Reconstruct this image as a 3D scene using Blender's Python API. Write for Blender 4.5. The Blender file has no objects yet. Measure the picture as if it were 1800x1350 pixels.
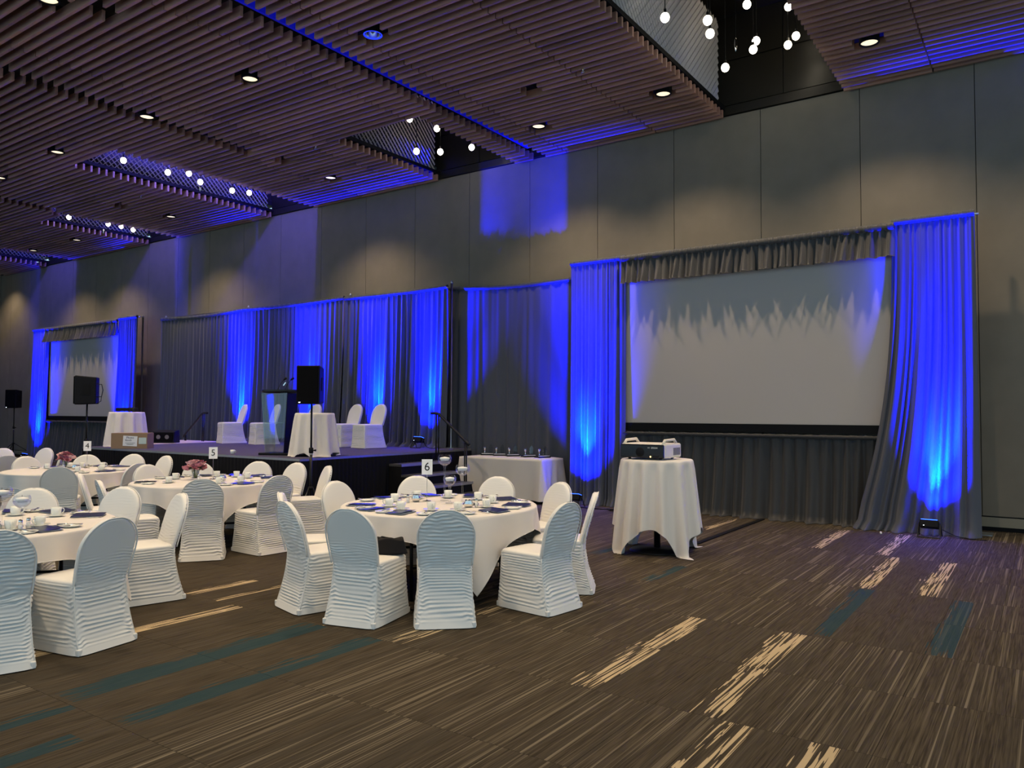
import bpy, math, random
from mathutils import Vector, Matrix
PI = math.pi
SC = bpy.context.scene
COL = SC.collection
rnd = random.Random(7)

# ------------------------------------------------------------------ camera
CAM_H = 1.65
F_PX, YAW, PITCH, ROLL = 1359.0, math.radians(34.82), math.radians(2.06), math.radians(0.186)
_f0 = Vector((-math.sin(YAW), math.cos(YAW), 0)); _r0 = Vector((math.cos(YAW), math.sin(YAW), 0)); _u0 = Vector((0, 0, 1))
_fw = _f0 * math.cos(PITCH) + _u0 * math.sin(PITCH); _u2 = -_f0 * math.sin(PITCH) + _u0 * math.cos(PITCH)
_rt = _r0 * math.cos(ROLL) + _u2 * math.sin(ROLL); _up = -_r0 * math.sin(ROLL) + _u2 * math.cos(ROLL)
cd = bpy.data.cameras.new('camera'); cam = bpy.data.objects.new('camera', cd); COL.objects.link(cam)
cd.sensor_fit = 'HORIZONTAL'; cd.sensor_width = 36.0; cd.lens = F_PX / 1800 * 36.0
cd.clip_start = 0.05; cd.clip_end = 200
_m = Matrix(((_rt.x, _up.x, -_fw.x), (_rt.y, _up.y, -_fw.y), (_rt.z, _up.z, -_fw.z))).to_4x4()
_m.translation = Vector((0, 0, CAM_H)); cam.matrix_world = _m
SC.camera = cam

# ------------------------------------------------------------------ world, exposure
W = bpy.data.worlds.new('world'); SC.world = W; W.use_nodes = True
_bg = W.node_tree.nodes['Background']; _bg.inputs[0].default_value = (0.52, 0.80, 1.0, 1); _bg.inputs[1].default_value = 1.0
SC.view_settings.view_transform = 'Standard'; SC.view_settings.look = 'None'
SC.view_settings.gamma = 1.0; SC.view_settings.use_curve_mapping = False
SC.view_settings.exposure = 0.0
SC.cycles.adaptive_threshold = 0.02; SC.cycles.max_bounces = 6; SC.cycles.diffuse_bounces = 3; SC.cycles.glossy_bounces = 3
SC.cycles.transparent_max_bounces = 16; SC.cycles.transmission_bounces = 6
SC.cycles.caustics_reflective = False; SC.cycles.caustics_refractive = False
SC.cycles.sample_clamp_indirect = 12.0
DOWN_W = 345.0          # each recessed warm downlight
BLUE_W = 34000.0         # each blue stage uplight
BLUE_C = (0.0, 0.003, 1.0)
BLUE_CORE = (0.0, 0.055, 1.0)
WARM = (1.0, 0.78, 0.52)

# ------------------------------------------------------------------ dimensions
WALL_Y = 12.825
ZC = 6.66               # underside of the wooden slats
DECK = 7.02
X_LEFT = -32.4
STAGE_Z = 0.90

# ------------------------------------------------------------------ materials
def nt(mat): return mat.node_tree.nodes, mat.node_tree.links
def mat(name, col, rough=0.6, metal=0.0, spec=0.35, bump=None, vary=None, coat=0.0, sheen=0.0, trans=0.0):
    m = bpy.data.materials.new(name); m.use_nodes = True
    n, l = nt(m); b = n['Principled BSDF']
    b.inputs['Base Color'].default_value = (*col, 1); b.inputs['Roughness'].default_value = rough
    b.inputs['Metallic'].default_value = metal; b.inputs['Specular IOR Level'].default_value = spec
    b.inputs['Coat Weight'].default_value = coat; b.inputs['Sheen Weight'].default_value = sheen
    b.inputs['Transmission Weight'].default_value = trans
    if bump or vary:
        tc = n.new('ShaderNodeTexCoord')
    if vary:
        sc, amt, stretch = vary
        mp = n.new('ShaderNodeMapping'); mp.inputs['Scale'].default_value = stretch
        l.new(tc.outputs['Object'], mp.inputs[0])
        nz = n.new('ShaderNodeTexNoise'); nz.inputs['Scale'].default_value = sc; nz.inputs['Detail'].default_value = 4
        l.new(mp.outputs[0], nz.inputs['Vector'])
        rp = n.new('ShaderNodeValToRGB')
        rp.color_ramp.elements[0].position = 0.3; rp.color_ramp.elements[1].position = 0.7
        rp.color_ramp.elements[0].color = (*[c * (1 - amt) for c in col], 1)
        rp.color_ramp.elements[1].color = (*[min(1, c * (1 + amt)) for c in col], 1)
        l.new(nz.outputs['Fac'], rp.inputs[0]); l.new(rp.outputs[0], b.inputs['Base Color'])
    if bump:
        sc, st = bump
        nb = n.new('ShaderNodeTexNoise'); nb.inputs['Scale'].default_value = sc; nb.inputs['Detail'].default_value = 3
        l.new(tc.outputs['Object'], nb.inputs['Vector'])
        bp = n.new('ShaderNodeBump'); bp.inputs['Strength'].default_value = st; bp.inputs['Distance'].default_value = 0.01
        l.new(nb.outputs['Fac'], bp.inputs['Height']); l.new(bp.outputs[0], b.inputs['Normal'])
    return m
def emit(name, col, s):
    m = bpy.data.materials.new(name); m.use_nodes = True; n, l = nt(m); b = n['Principled BSDF']
    b.inputs['Base Color'].default_value = (*col, 1); b.inputs['Emission Color'].default_value = (*col, 1)
    b.inputs['Emission Strength'].default_value = s; return m
def thin_glass(name, tint=(1, 1, 1), refl=1.0, rough=0.02):
    m = bpy.data.materials.new(name); m.use_nodes = True; n, l = nt(m); n.remove(n['Principled BSDF'])
    out = n['Material Output']; t = n.new('ShaderNodeBsdfTransparent'); t.inputs[0].default_value = (*tint, 1)
    g = n.new('ShaderNodeBsdfGlossy'); g.inputs['Roughness'].default_value = rough
    fr = n.new('ShaderNodeLayerWeight'); fr.inputs['Blend'].default_value = 0.35
    mu = n.new('ShaderNodeMath'); mu.operation = 'MULTIPLY'; mu.inputs[1].default_value = refl
    mx = n.new('ShaderNodeMixShader'); l.new(fr.outputs['Facing'], mu.inputs[0]); l.new(mu.outputs[0], mx.inputs[0])
    l.new(t.outputs[0], mx.inputs[1]); l.new(g.outputs[0], mx.inputs[2]); l.new(mx.outputs[0], out.inputs[0]); return m

M = {}
M['spandex'] = mat('white_spandex', (0.74, 0.725, 0.69), 0.5, sheen=0.15)
M['linen'] = mat('white_linen', (0.70, 0.655, 0.61), 0.75, bump=(260, 0.08), sheen=0.1)
M['linen_hem'] = mat('linen_hem', (0.76, 0.73, 0.69), 0.8)
M['wallfab'] = mat('wall_fabric', (0.222, 0.193, 0.152), 0.92, spec=0.1, bump=(380, 0.25), vary=(2.2, 0.07, (1, 1, 1)))
M['wall_base'] = mat('wall_core', (0.03, 0.028, 0.025), 0.9)
M['baseboard'] = mat('baseboard_paint', (0.26, 0.23, 0.17), 0.6)
M['black'] = mat('black_paint', (0.008, 0.008, 0.009), 0.6, spec=0.1, bump=(60, 0.05))
M['deck'] = mat('dark_plenum', (0.012, 0.011, 0.012), 0.9)
M['well_black'] = mat('black_well_board', (0.02, 0.018, 0.014), 0.35, bump=(30, 0.05))
M['blackcloth'] = mat('black_cloth', (0.010, 0.010, 0.013), 0.9, spec=0.1)
M['drape'] = mat('grey_drape', (0.062, 0.068, 0.090), 0.62, spec=0.3, bump=(420, 0.12), sheen=0.25)
M['drape2'] = mat('charcoal_drape', (0.062, 0.060, 0.062), 0.55, spec=0.35, bump=(420, 0.12), sheen=0.25)
M['drape3'] = mat('dark_charcoal_drape', (0.036, 0.035, 0.036), 0.5, spec=0.3, bump=(420, 0.12), sheen=0.2)
M['screen'] = mat('projection_fabric', (0.50, 0.455, 0.425), 0.8, spec=0.2)
M['chrome'] = mat('chrome', (0.75, 0.74, 0.72), 0.12, 1.0)
M['steel'] = mat('brushed_steel', (0.55, 0.55, 0.56), 0.3, 1.0)
M['blackmetal'] = mat('black_metal', (0.015, 0.015, 0.016), 0.32, 0.3)
M['blackplastic'] = mat('black_plastic', (0.006, 0.006, 0.008), 0.55, spec=0.15, bump=(220, 0.15))
M['grille'] = mat('speaker_grille', (0.004, 0.004, 0.005), 0.8, spec=0.05, bump=(600, 0.5))
M['china'] = mat('white_china', (0.78, 0.79, 0.74), 0.18, coat=0.4)
M['navy'] = mat('navy_leatherette', (0.018, 0.022, 0.06), 0.28, spec=0.6, bump=(300, 0.08))
M['paper'] = mat('white_paper', (0.82, 0.83, 0.84), 0.8)
M['palepaper'] = mat('pale_green_paper', (0.55, 0.66, 0.62), 0.8)
M['ink'] = mat('black_ink', (0.01, 0.01, 0.012), 0.7)
M['blueink'] = mat('pen_ink', (0.03, 0.03, 0.10), 0.7)
M['cardboard'] = mat('cardboard', (0.30, 0.20, 0.125), 0.85, bump=(90, 0.1))
M['glass'] = thin_glass('clear_glass', (0.96, 0.97, 0.98), 0.55)
M['water'] = thin_glass('water', (0.80, 0.86, 0.98), 0.45)
M['acrylic'] = thin_glass('acrylic', (0.86, 0.92, 0.90), 0.55, 0.03)
M['wax'] = mat('white_wax', (0.82, 0.80, 0.76), 0.5)
M['rose'] = mat('dusty_rose_petal', (0.46, 0.17, 0.22), 0.7, vary=(25, 0.35, (1, 1, 1)))
M['pink'] = mat('pale_pink_petal', (0.74, 0.47, 0.48), 0.7, vary=(25, 0.25, (1, 1, 1)))
M['leaf'] = mat('green_leaf', (0.07, 0.11, 0.035), 0.6)
M['projwhite'] = mat('ivory_plastic', (0.74, 0.69, 0.58), 0.4)
M['projvent'] = mat('grey_vent', (0.16, 0.15, 0.15), 0.5)
M['frontblack'] = mat('gloss_black', (0.006, 0.006, 0.008), 0.15)
M['stagecarpet'] = mat('stage_carpet', (0.088, 0.080, 0.140), 0.95, spec=0.05, bump=(500, 0.4))
M['edge'] = mat('aluminium_edge', (0.35, 0.35, 0.36), 0.4, 0.8)
M['tread'] = mat('step_tread', (0.045, 0.045, 0.05), 0.7, bump=(200, 0.3))
M['tabletop'] = mat('folding_table_board', (0.34, 0.25, 0.16), 0.6)
M['meshmetal'] = mat('expanded_metal', (0.66, 0.63, 0.62), 0.42, 0.35)
M['paletop'] = mat('pale_deck', (0.62, 0.52, 0.47), 0.6)
M['led_white'] = emit('white_led', (0.8, 0.85, 1.0), 6)
M['led_amber'] = emit('amber_led', (1.0, 0.55, 0.15), 9)
M['bulb'] = emit('lit_bulb', (1.0, 0.88, 0.66), 14)
M['lamp_disc'] = emit('downlight_lens', (1.0, 0.86, 0.56), 1.15)
M['lamp_off'] = mat('unlit_reflector', (0.55, 0.55, 0.6), 0.15, 1.0)
M['led_blue'] = emit('blue_led_lens', (0.02, 0.10, 1.0), 5)
M['cove'] = emit('cove_led', (0.02, 0.05, 1.0), 16)
M['cove_violet'] = emit('violet_cove_led', (0.10, 0.075, 1.0), 300)
M['ring_blue_glow'] = emit('painted_blue_ring_reflection', (0.02, 0.05, 1.0), 0.9)  # blue light reflected by the unlit trim ring, painted as emission
M['brownwood'] = mat('honey_wood', (0.42, 0.22, 0.08), 0.5, vary=(3, 0.25, (1, 8, 1)))

def wood_slat():
    m = bpy.data.materials.new('walnut_slat'); m.use_nodes = True; n, l = nt(m); b = n['Principled BSDF']
    g = n.new('ShaderNodeNewGeometry'); oi = n.new('ShaderNodeObjectInfo')
    mp = n.new('ShaderNodeMapping'); mp.inputs['Scale'].default_value = (1.1, 22, 16); l.new(g.outputs['Position'], mp.inputs[0])
    nz = n.new('ShaderNodeTexNoise'); nz.inputs['Scale'].default_value = 1.6; nz.inputs['Detail'].default_value = 5
    l.new(mp.outputs[0], nz.inputs['Vector'])
    rp = n.new('ShaderNodeValToRGB'); e = rp.color_ramp.elements
    e[0].position = 0.25; e[0].color = (0.29, 0.155, 0.110, 1); e[1].position = 0.75; e[1].color = (0.40, 0.225, 0.165, 1)
    l.new(nz.outputs['Fac'], rp.inputs[0])
    hs = n.new('ShaderNodeHueSaturation'); mr = n.new('ShaderNodeMapRange'); mr.inputs[3].default_value = 0.75; mr.inputs[4].default_value = 1.3
    l.new(oi.outputs['Random'], mr.inputs[0]); l.new(mr.outputs[0], hs.inputs['Value']); l.new(rp.outputs[0], hs.inputs['Color'])
    l.new(hs.outputs[0], b.inputs['Base Color']); b.inputs['Roughness'].default_value = 0.5; return m
M['slat'] = wood_slat()

TILE_W, TILE_L, TX0, TY0 = 0.755, 0.95, -2.24, 4.09
def carpet():
    m = bpy.data.materials.new('striped_carpet'); m.use_nodes = True; n, l = nt(m); b = n['Principled BSDF']
    def math_(op, a, bb=None, c=None):
        x = n.new('ShaderNodeMath'); x.operation = op
        for i, v in enumerate((a, bb, c)):
            if v is None: continue
            if isinstance(v, (int, float)): x.inputs[i].default_value = v
            else: l.new(v, x.inputs[i])
        return x.outputs[0]
    def attr(nm):
        a = n.new('ShaderNodeAttribute'); a.attribute_type = 'OBJECT'; a.attribute_name = nm; return a.outputs['Fac']
    def ramp(v, p0, p1):
        mr = n.new('ShaderNodeMapRange'); mr.inputs[1].default_value = p0; mr.inputs[2].default_value = p1; l.new(v, mr.inputs[0]); return mr.outputs[0]
    def mixc(f, a, c):
        x = n.new('ShaderNodeMix'); x.data_type = 'RGBA'
        l.new(f, x.inputs[0])
        for i, v in ((6, a), (7, c)):
            if isinstance(v, tuple): x.inputs[i].default_value = (*v, 1)
            else: l.new(v, x.inputs[i])
        return x.outputs[2]
    g = n.new('ShaderNodeNewGeometry'); sp = n.new('ShaderNodeSeparateXYZ'); l.new(g.outputs['Position'], sp.inputs[0])
    X, Y = sp.outputs[0], sp.outputs[1]
    ix = math_('FLOOR', math_('DIVIDE', math_('SUBTRACT', X, TX0), TILE_W)); iy = math_('FLOOR', math_('DIVIDE', math_('SUBTRACT', Y, TY0), TILE_L))
    cx = n.new('ShaderNodeCombineXYZ'); l.new(ix, cx.inputs[0]); l.new(iy, cx.inputs[1])
    wn = n.new('ShaderNodeTexWhiteNoise'); wn.noise_dimensions = '2D'; l.new(cx.outputs[0], wn.inputs['Vector'])
    def noise(sx, sy, det, seed):
        cc = n.new('ShaderNodeCombineXYZ'); l.new(math_('MULTIPLY', X, sx), cc.inputs[0]); l.new(math_('MULTIPLY', Y, sy), cc.inputs[1])
        l.new(math_('MULTIPLY_ADD', wn.outputs['Value'], 400.0, seed), cc.inputs[2])
        t = n.new('ShaderNodeTexNoise'); t.inputs['Scale'].default_value = 1.0; t.inputs['Detail'].default_value = det; l.new(cc.outputs[0], t.inputs['Vector']); return t.outputs['Fac']
    n1 = noise(70, 0.45, 1.5, 0.0); n2 = noise(17, 0.3, 2, 31.0); n3 = noise(150, 4, 1, 77.0); n4 = noise(42, 2.4, 2, 5.5)
    plain = attr('plain')
    s1 = ramp(n1, 0.56, 0.63); s2 = ramp(n2, 0.40, 0.62)
    stripe = math_('MULTIPLY', math_('MULTIPLY', s1, math_('MULTIPLY_ADD', s2, 0.75, 0.25)), math_('SUBTRACT', 1.0, math_('MULTIPLY', plain, 0.85)))
    dark = mixc(ramp(n3, 0.35, 0.65), (0.036, 0.028, 0.0185), (0.074, 0.058, 0.039))
    dark = mixc(math_('MULTIPLY', ramp(n2, 0.45, 0.6), 0.5), dark, (0.055, 0.046, 0.034))
    col = mixc(stripe, dark, (0.168, 0.138, 0.096))
    kind = attr('patch_kind'); x0, x1, y0, y1 = attr('patch_x0'), attr('patch_x1'), attr('patch_y0'), attr('patch_y1')
    rag = math_('MULTIPLY', math_('SUBTRACT', n4, 0.40), 0.34)
    inx = math_('MULTIPLY', math_('GREATER_THAN', X, math_('ADD', x0, rag)), math_('LESS_THAN', X, x1))
    n5 = noise(60, 0.9, 1, 12.0)
    rag2 = math_('MULTIPLY', math_('SUBTRACT', n5, 0.45), 0.9)
    iny = math_('MULTIPLY', math_('GREATER_THAN', Y, math_('ADD', y0, math_('MAXIMUM', rag2, 0.0))), math_('LESS_THAN', Y, math_('SUBTRACT', y1, math_('MAXIMUM', math_('MULTIPLY', rag2, -1.0), 0.0))))
    hole = math_('LESS_THAN', noise(70, 1.6, 1, 50.0), 0.535)
    inside = math_('MULTIPLY', math_('MULTIPLY', inx, iny), hole)
    beige = math_('MULTIPLY', inside, math_('COMPARE', kind, 1.0, 0.1)); teal = math_('MULTIPLY', math_('MULTIPLY', inx, iny), math_('COMPARE', kind, 2.0, 0.1))
    col = mixc(beige, col, (0.46, 0.355, 0.215)); col = mixc(math_('MULTIPLY', teal, 0.72), col, (0.014, 0.046, 0.058))
    l.new(col, b.inputs['Base Color']); b.inputs['Roughness'].default_value = 0.95; b.inputs['Specular IOR Level'].default_value = 0.08
    bp = n.new('ShaderNodeBump'); bp.inputs['Strength'].default_value = 0.3; bp.inputs['Distance'].default_value = 0.004; l.new(n3, bp.inputs['Height']); l.new(bp.outputs[0], b.inputs['Normal'])
    return m
M['carpet'] = carpet()

# ------------------------------------------------------------------ mesh helpers
class MB:
    def __init__(s): s.v = []; s.f = []
    def box(s, c, d, rz=0.0, rx=0.0, ry=0.0):
        R = Matrix.Rotation(rz, 3, 'Z') @ Matrix.Rotation(ry, 3, 'Y') @ Matrix.Rotation(rx, 3, 'X'); k = len(s.v); c = Vector(c)
        for z in (-.5, .5):
            for y in (-.5, .5):
                for x in (-.5, .5): s.v.append(tuple(c + R @ Vector((x * d[0], y * d[1], z * d[2]))))
        for q in ((0, 2, 3, 1), (4, 5, 7, 6), (0, 1, 5, 4), (2, 6, 7, 3), (0, 4, 6, 2), (1, 3, 7, 5)): s.f.append(tuple(k + i for i in q))
        return s
    def grid(s, fn, nu, nv, wrap=False, flip=False):
        k = len(s.v); cu = nu if wrap else nu + 1
        for j in range(nv + 1):
            for i in range(cu): s.v.append(tuple(fn(i / nu, j / nv)))
        for j in range(nv):
            for i in range(nu):
                a = k + j * cu + i; b = k + j * cu + (i + 1) % cu; q = (a, b, b + cu, a + cu)
                s.f.append(q[::-1] if flip else q)
        return s
    def lathe(s, prof, n=24, c=(0, 0, 0), cap0=False, cap1=False):
        k = len(s.v); m = len(prof)
        for (r, z) in prof:
            for i in range(n):
                a = 2 * PI * i / n; s.v.append((c[0] + r * math.cos(a), c[1] + r * math.sin(a), c[2] + z))
        for j in range(m - 1):
            for i in range(n):
                a = k + j * n + i; b = k + j * n + (i + 1) % n; s.f.append((a, b, b + n, a + n))
        if cap0: s.f.append(tuple(k + i for i in range(n))[::-1])
        if cap1: s.f.append(tuple(k + (m - 1) * n + i for i in range(n)))
        return s
    def tube(s, pts, r, n=8, caps=True, closed=False):
        pts = [Vector(p) for p in pts]; k = len(s.v); N = len(pts)
        rr = r if isinstance(r, (list, tuple)) else [r] * N
        ref = None
        for i, p in enumerate(pts):
            a = pts[(i - 1) % N] if (closed or i > 0) else p; b = pts[(i + 1) % N] if (closed or i < N - 1) else p
            t = (b - a).normalized()
            if ref is None:
                ref = Vector((0, 0, 1)) if abs(t.z) < 0.9 else Vector((1, 0, 0))
            e1 = t.cross(ref)
            if e1.length < 1e-5: e1 = t.orthogonal()
            e1.normalize(); e2 = e1.cross(t); ref = e2
            for q in range(n):
                an = 2 * PI * q / n; s.v.append(tuple(p + (e1 * math.cos(an) + e2 * math.sin(an)) * rr[i]))
        for i in range(N if closed else N - 1):
            for q in range(n):
                a = k + i * n + q; b = k + i * n + (q + 1) % n; c = k + ((i + 1) % N) * n
                s.f.append((a, b, c + (q + 1) % n, c + q))
        if caps and not closed:
            s.f.append(tuple(k + q for q in range(n))[::-1]); s.f.append(tuple(k + (N - 1) * n + q for q in range(n)))
        return s
    def sphere(s, c, r, n=16, m=10, sz=1.0):
        return s.lathe([(max(1e-4, r * math.sin(PI * j / m)), -r * sz * math.cos(PI * j / m)) for j in range(m + 1)], n, c)
    def mesh(s, name, material, smooth=False):
        me = bpy.data.meshes.new(name); me.from_pydata(s.v, [], s.f); me.materials.append(material)
        if smooth: me.polygons.foreach_set('use_smooth', [True] * len(me.polygons))
        me.update(); return me
    def build(s, name, material, parent=None, smooth=False, loc=None, rz=0.0):
        o = bpy.data.objects.new(name, s.mesh(name, material, smooth)); COL.objects.link(o)
        if parent: o.parent = parent
        if loc: o.location = loc
        o.rotation_euler.z = rz
        return o
def inst(name, me, parent=None, loc=(0, 0, 0), rot=(0, 0, 0), scale=(1, 1, 1)):
    o = bpy.data.objects.new(name, me); COL.objects.link(o); o.parent = parent
    o.location = loc; o.rotation_euler = rot; o.scale = scale; return o
def tag(o, label, cat, group=None, kind=None):
    if label: o['label'] = label
    if cat: o['category'] = cat
    if group: o['group'] = group
    if kind: o['kind'] = kind
    return o
def thing(name, label, cat, loc=(0, 0, 0), rz=0.0, group=None):
    o = bpy.data.objects.new(name, None); COL.objects.link(o); o.empty_display_size = 0.1
    o.location = loc; o.rotation_euler.z = rz; return tag(o, label, cat, group)
def copy_tree(o, parent=None, loc=None, rz=None, label=None, group=None):
    c = o.copy(); COL.objects.link(c); c.parent = parent
    if loc is not None: c.location = loc
    if rz is not None: c.rotation_euler.z = rz
    if label: c['label'] = label
    if group: c['group'] = group
    for ch in o.children: copy_tree(ch, c)
    return c
def struct(o): o['kind'] = 'structure'; return o
def bevel(o, w, seg=2):
    m = o.modifiers.new('bevel', 'BEVEL'); m.width = w; m.segments = seg; m.limit_method = 'ANGLE'; return o
def text_mesh(txt, size, material, depth=0.0008):
    c = bpy.data.curves.new('lettering', 'FONT'); c.body = txt; c.size = size; c.extrude = depth; c.align_x = 'CENTER'; c.align_y = 'CENTER'
    o = bpy.data.objects.new('lettering', c); COL.objects.link(o)
    dg = bpy.context.evaluated_depsgraph_get(); me = bpy.data.meshes.new_from_object(o.evaluated_get(dg))
    bpy.data.objects.remove(o); bpy.data.curves.remove(c); me.materials.clear(); me.materials.append(material); return me
def spot(name, loc, target, power, col, angle, blend, radius=0.05, parent=None):
    L = bpy.data.lights.new(name, 'SPOT'); L.energy = power; L.color = col; L.spot_size = math.radians(angle); L.spot_blend = blend; L.shadow_soft_size = radius
    o = bpy.data.objects.new(name, L); COL.objects.link(o); o.location = loc
    o.rotation_euler = (Vector(target) - Vector(loc)).to_track_quat('-Z', 'Y').to_euler(); o.parent = parent; return o
#--SETTING--
# ------------------------------------------------------------------ floor
def project(p):
    v = Vector(p) - Vector((0, 0, CAM_H)); z = v.dot(_fw)
    if z <= 0.05: return None
    return 900 + F_PX * v.dot(_rt) / z, 675 - F_PX * v.dot(_up) / z, z
floor = struct(MB().box((-13.5, 4.0, -0.06), (40.5, 18.6, 0.12)).build('floor', M['carpet']))
BEIGE = [(-2.45, -2.24, 5.04, 5.99), (-2.42, -2.24, 4.09, 5.04), (-1.70, -1.50, 5.04, 5.99), (-1.66, -1.49, 4.09, 5.04), (-1.48, -1.29, 3.0, 4.09),
         (-1.03, -0.87, 3.0, 4.08), (-1.03, -0.86, 7.88, 9.80), (-1.55, -1.39, 7.88, 9.82), (-1.72, -1.56, 9.86, 11.7), (-2.46, -2.31, 9.9, 11.65),
         (-5.74, -5.58, 2.20, 4.09), (-5.12, -4.98, 1.25, 2.22), (-6.02, -5.93, 4.09, 5.0), (-6.45, -6.32, 4.09, 4.8), (-3.94, -3.78, 4.1, 4.62),
         (-3.89, -3.80, 4.9, 5.5), (-4.70, -4.61, 4.1, 4.6), (-4.10, -3.96, 10.5, 11.85), (-7.9, -7.75, 6.0, 6.9), (-2.9, -2.75, 1.3, 2.2)]
TEAL = [(-1.52, -1.36, 6.05, 7.87), (-0.75, -0.57, 6.0, 7.86), (-4.80, -4.55, 2.22, 4.10), (-4.57, -4.44, 1.25, 2.2), (-4.15, -3.97, 2.22, 4.09),
        (-4.13, -3.98, 1.2, 2.0), (-5.46, -5.30, 2.3, 3.7), (-3.35, -3.2, 7.0, 7.9), (-4.45, -4.3, 7.9, 8.9)]
PLAIN = [(-2.24, -1.5, 4.09, 5.99), (-1.36, -0.73, 6.0, 7.87), (-1.4, -1.05, 7.9, 9.8), (-6.4, -3.75, 1.0, 4.09), (-1.3, -0.7, 2.0, 4.09), (-2.3, -1.7, 9.8, 11.8), (-8, -4.4, 4.1, 6.0)]
TW2 = TILE_W / 2
tile_me = MB().box((0, 0, 0), (TW2 - 0.002, TILE_L - 0.002, 0.006)).mesh('carpet_tile', M['carpet'])
tiles = []
for i in range(-76, 17):
    for j in range(-5, 9):
        x0 = TX0 + i * TW2; y0 = TY0 + j * TILE_L; c = (x0 + TW2 / 2, y0 + TILE_L / 2)
        y1 = min(y0 + TILE_L, WALL_Y - 0.03)
        if y1 - y0 < 0.1: continue
        p = project((c[0], c[1], 0.003)); vis = p is not None and -80 < p[0] < 1880 and 640 < p[1] < 1430
        if not vis and not (c[1] > -0.5 and p is not None and -500 < p[0] < 2300): continue
        patch = None
        for k, L in ((1, BEIGE), (2, TEAL)):
            for b in L:
                if min(b[1], x0 + TW2) - max(b[0], x0) > 0.01 and min(b[3], y1) - max(b[2], y0) > 0.05: patch = patch or (k, b)
        area = 0 if not vis else TW2 * TILE_L / p[2] ** 3
        tiles.append((1e6 if patch and vis else area, x0, y0, y1, patch))
tiles.sort(key=lambda t: -t[0])
rest = MB()
for q, (ar, x0, y0, y1, patch) in enumerate(tiles):
    cx, cy = x0 + TW2 / 2, (y0 + y1) / 2
    if q < 300:
        o = inst('carpet_tile', tile_me, floor, (cx, cy, 0.003), scale=(1, (y1 - y0) / TILE_L, 1))
        if any(b[0] <= cx <= b[1] and b[2] <= cy <= b[3] for b in PLAIN): o['plain'] = 1.0
        if patch:
            o['patch_kind'] = float(patch[0])
            for nm, v in zip(('patch_x0', 'patch_x1', 'patch_y0', 'patch_y1'), patch[1]): o[nm] = float(v)
    else:
        rest.box((cx, cy, 0.003), (TW2 - 0.002, y1 - y0 - 0.002, 0.006))
o = rest.build('carpet_tiles_beyond', M['carpet'], floor); o['kind'] = 'stuff'
FZ = 0.006

# ------------------------------------------------------------------ back wall, side wall
wall_back = struct(MB().box((-13.5, WALL_Y + 0.11, 3.36), (40.5, 0.18, 6.72)).build('wall_back', M['wall_base']))
SEAM, PW = -0.81, 1.536
panel_me = MB().box((0, 0, 0), (PW - 0.010, 0.03, 6.50)).mesh('wall_panel', M['wallfab'])
k = -4
while SEAM - (k + 1) * PW > X_LEFT - 1.5:
    xr = SEAM - k * PW; xl = xr - PW
    if xl < X_LEFT:
        MB().box(((xr + X_LEFT) / 2, WALL_Y + 0.005, 3.46), (xr - X_LEFT - 0.01, 0.03, 6.50)).build('wall_panel', M['wallfab'], wall_back)
    elif xr < 5.8:
        inst('wall_panel', panel_me, wall_back, ((xl + xr) / 2, WALL_Y + 0.005, 3.46))
    k += 1
bb = MB(); bb.box((-13.5, WALL_Y - 0.005, 0.125), (40, 0.03, 0.13)); bb.box((-13.5, WALL_Y, 0.03), (40, 0.02, 0.055))
bo = struct(MB().box((-13.5, WALL_Y - 0.004, 0.125), (39.5, 0.034, 0.13)).build('baseboard_back', M['baseboard']))
MB().box((-13.5, WALL_Y, 0.033), (39.5, 0.02, 0.054)).build('toe_strip', M['black'], bo)
wall_left = struct(MB().box((X_LEFT - 0.1, 4.0, 3.4), (0.2, 18.2, 6.8)).build('wall_left', M['wallfab']))
for j in range(3):
    inst('wood_panel', MB().box((0, 0, 0), (0.05, 2.2, 2.55)).mesh('wood_panel', M['brownwood']), wall_left, (X_LEFT + 0.03, 11.35 - 2.3 * (j % 1), 2.9 + 2.6 * (j % 2))) if j < 2 else None
TR = struct(MB().box((-13.5, WALL_Y + 0.02, 6.80), (40, 0.13, 0.15)).build('trim_1', M['well_black']))

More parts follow.
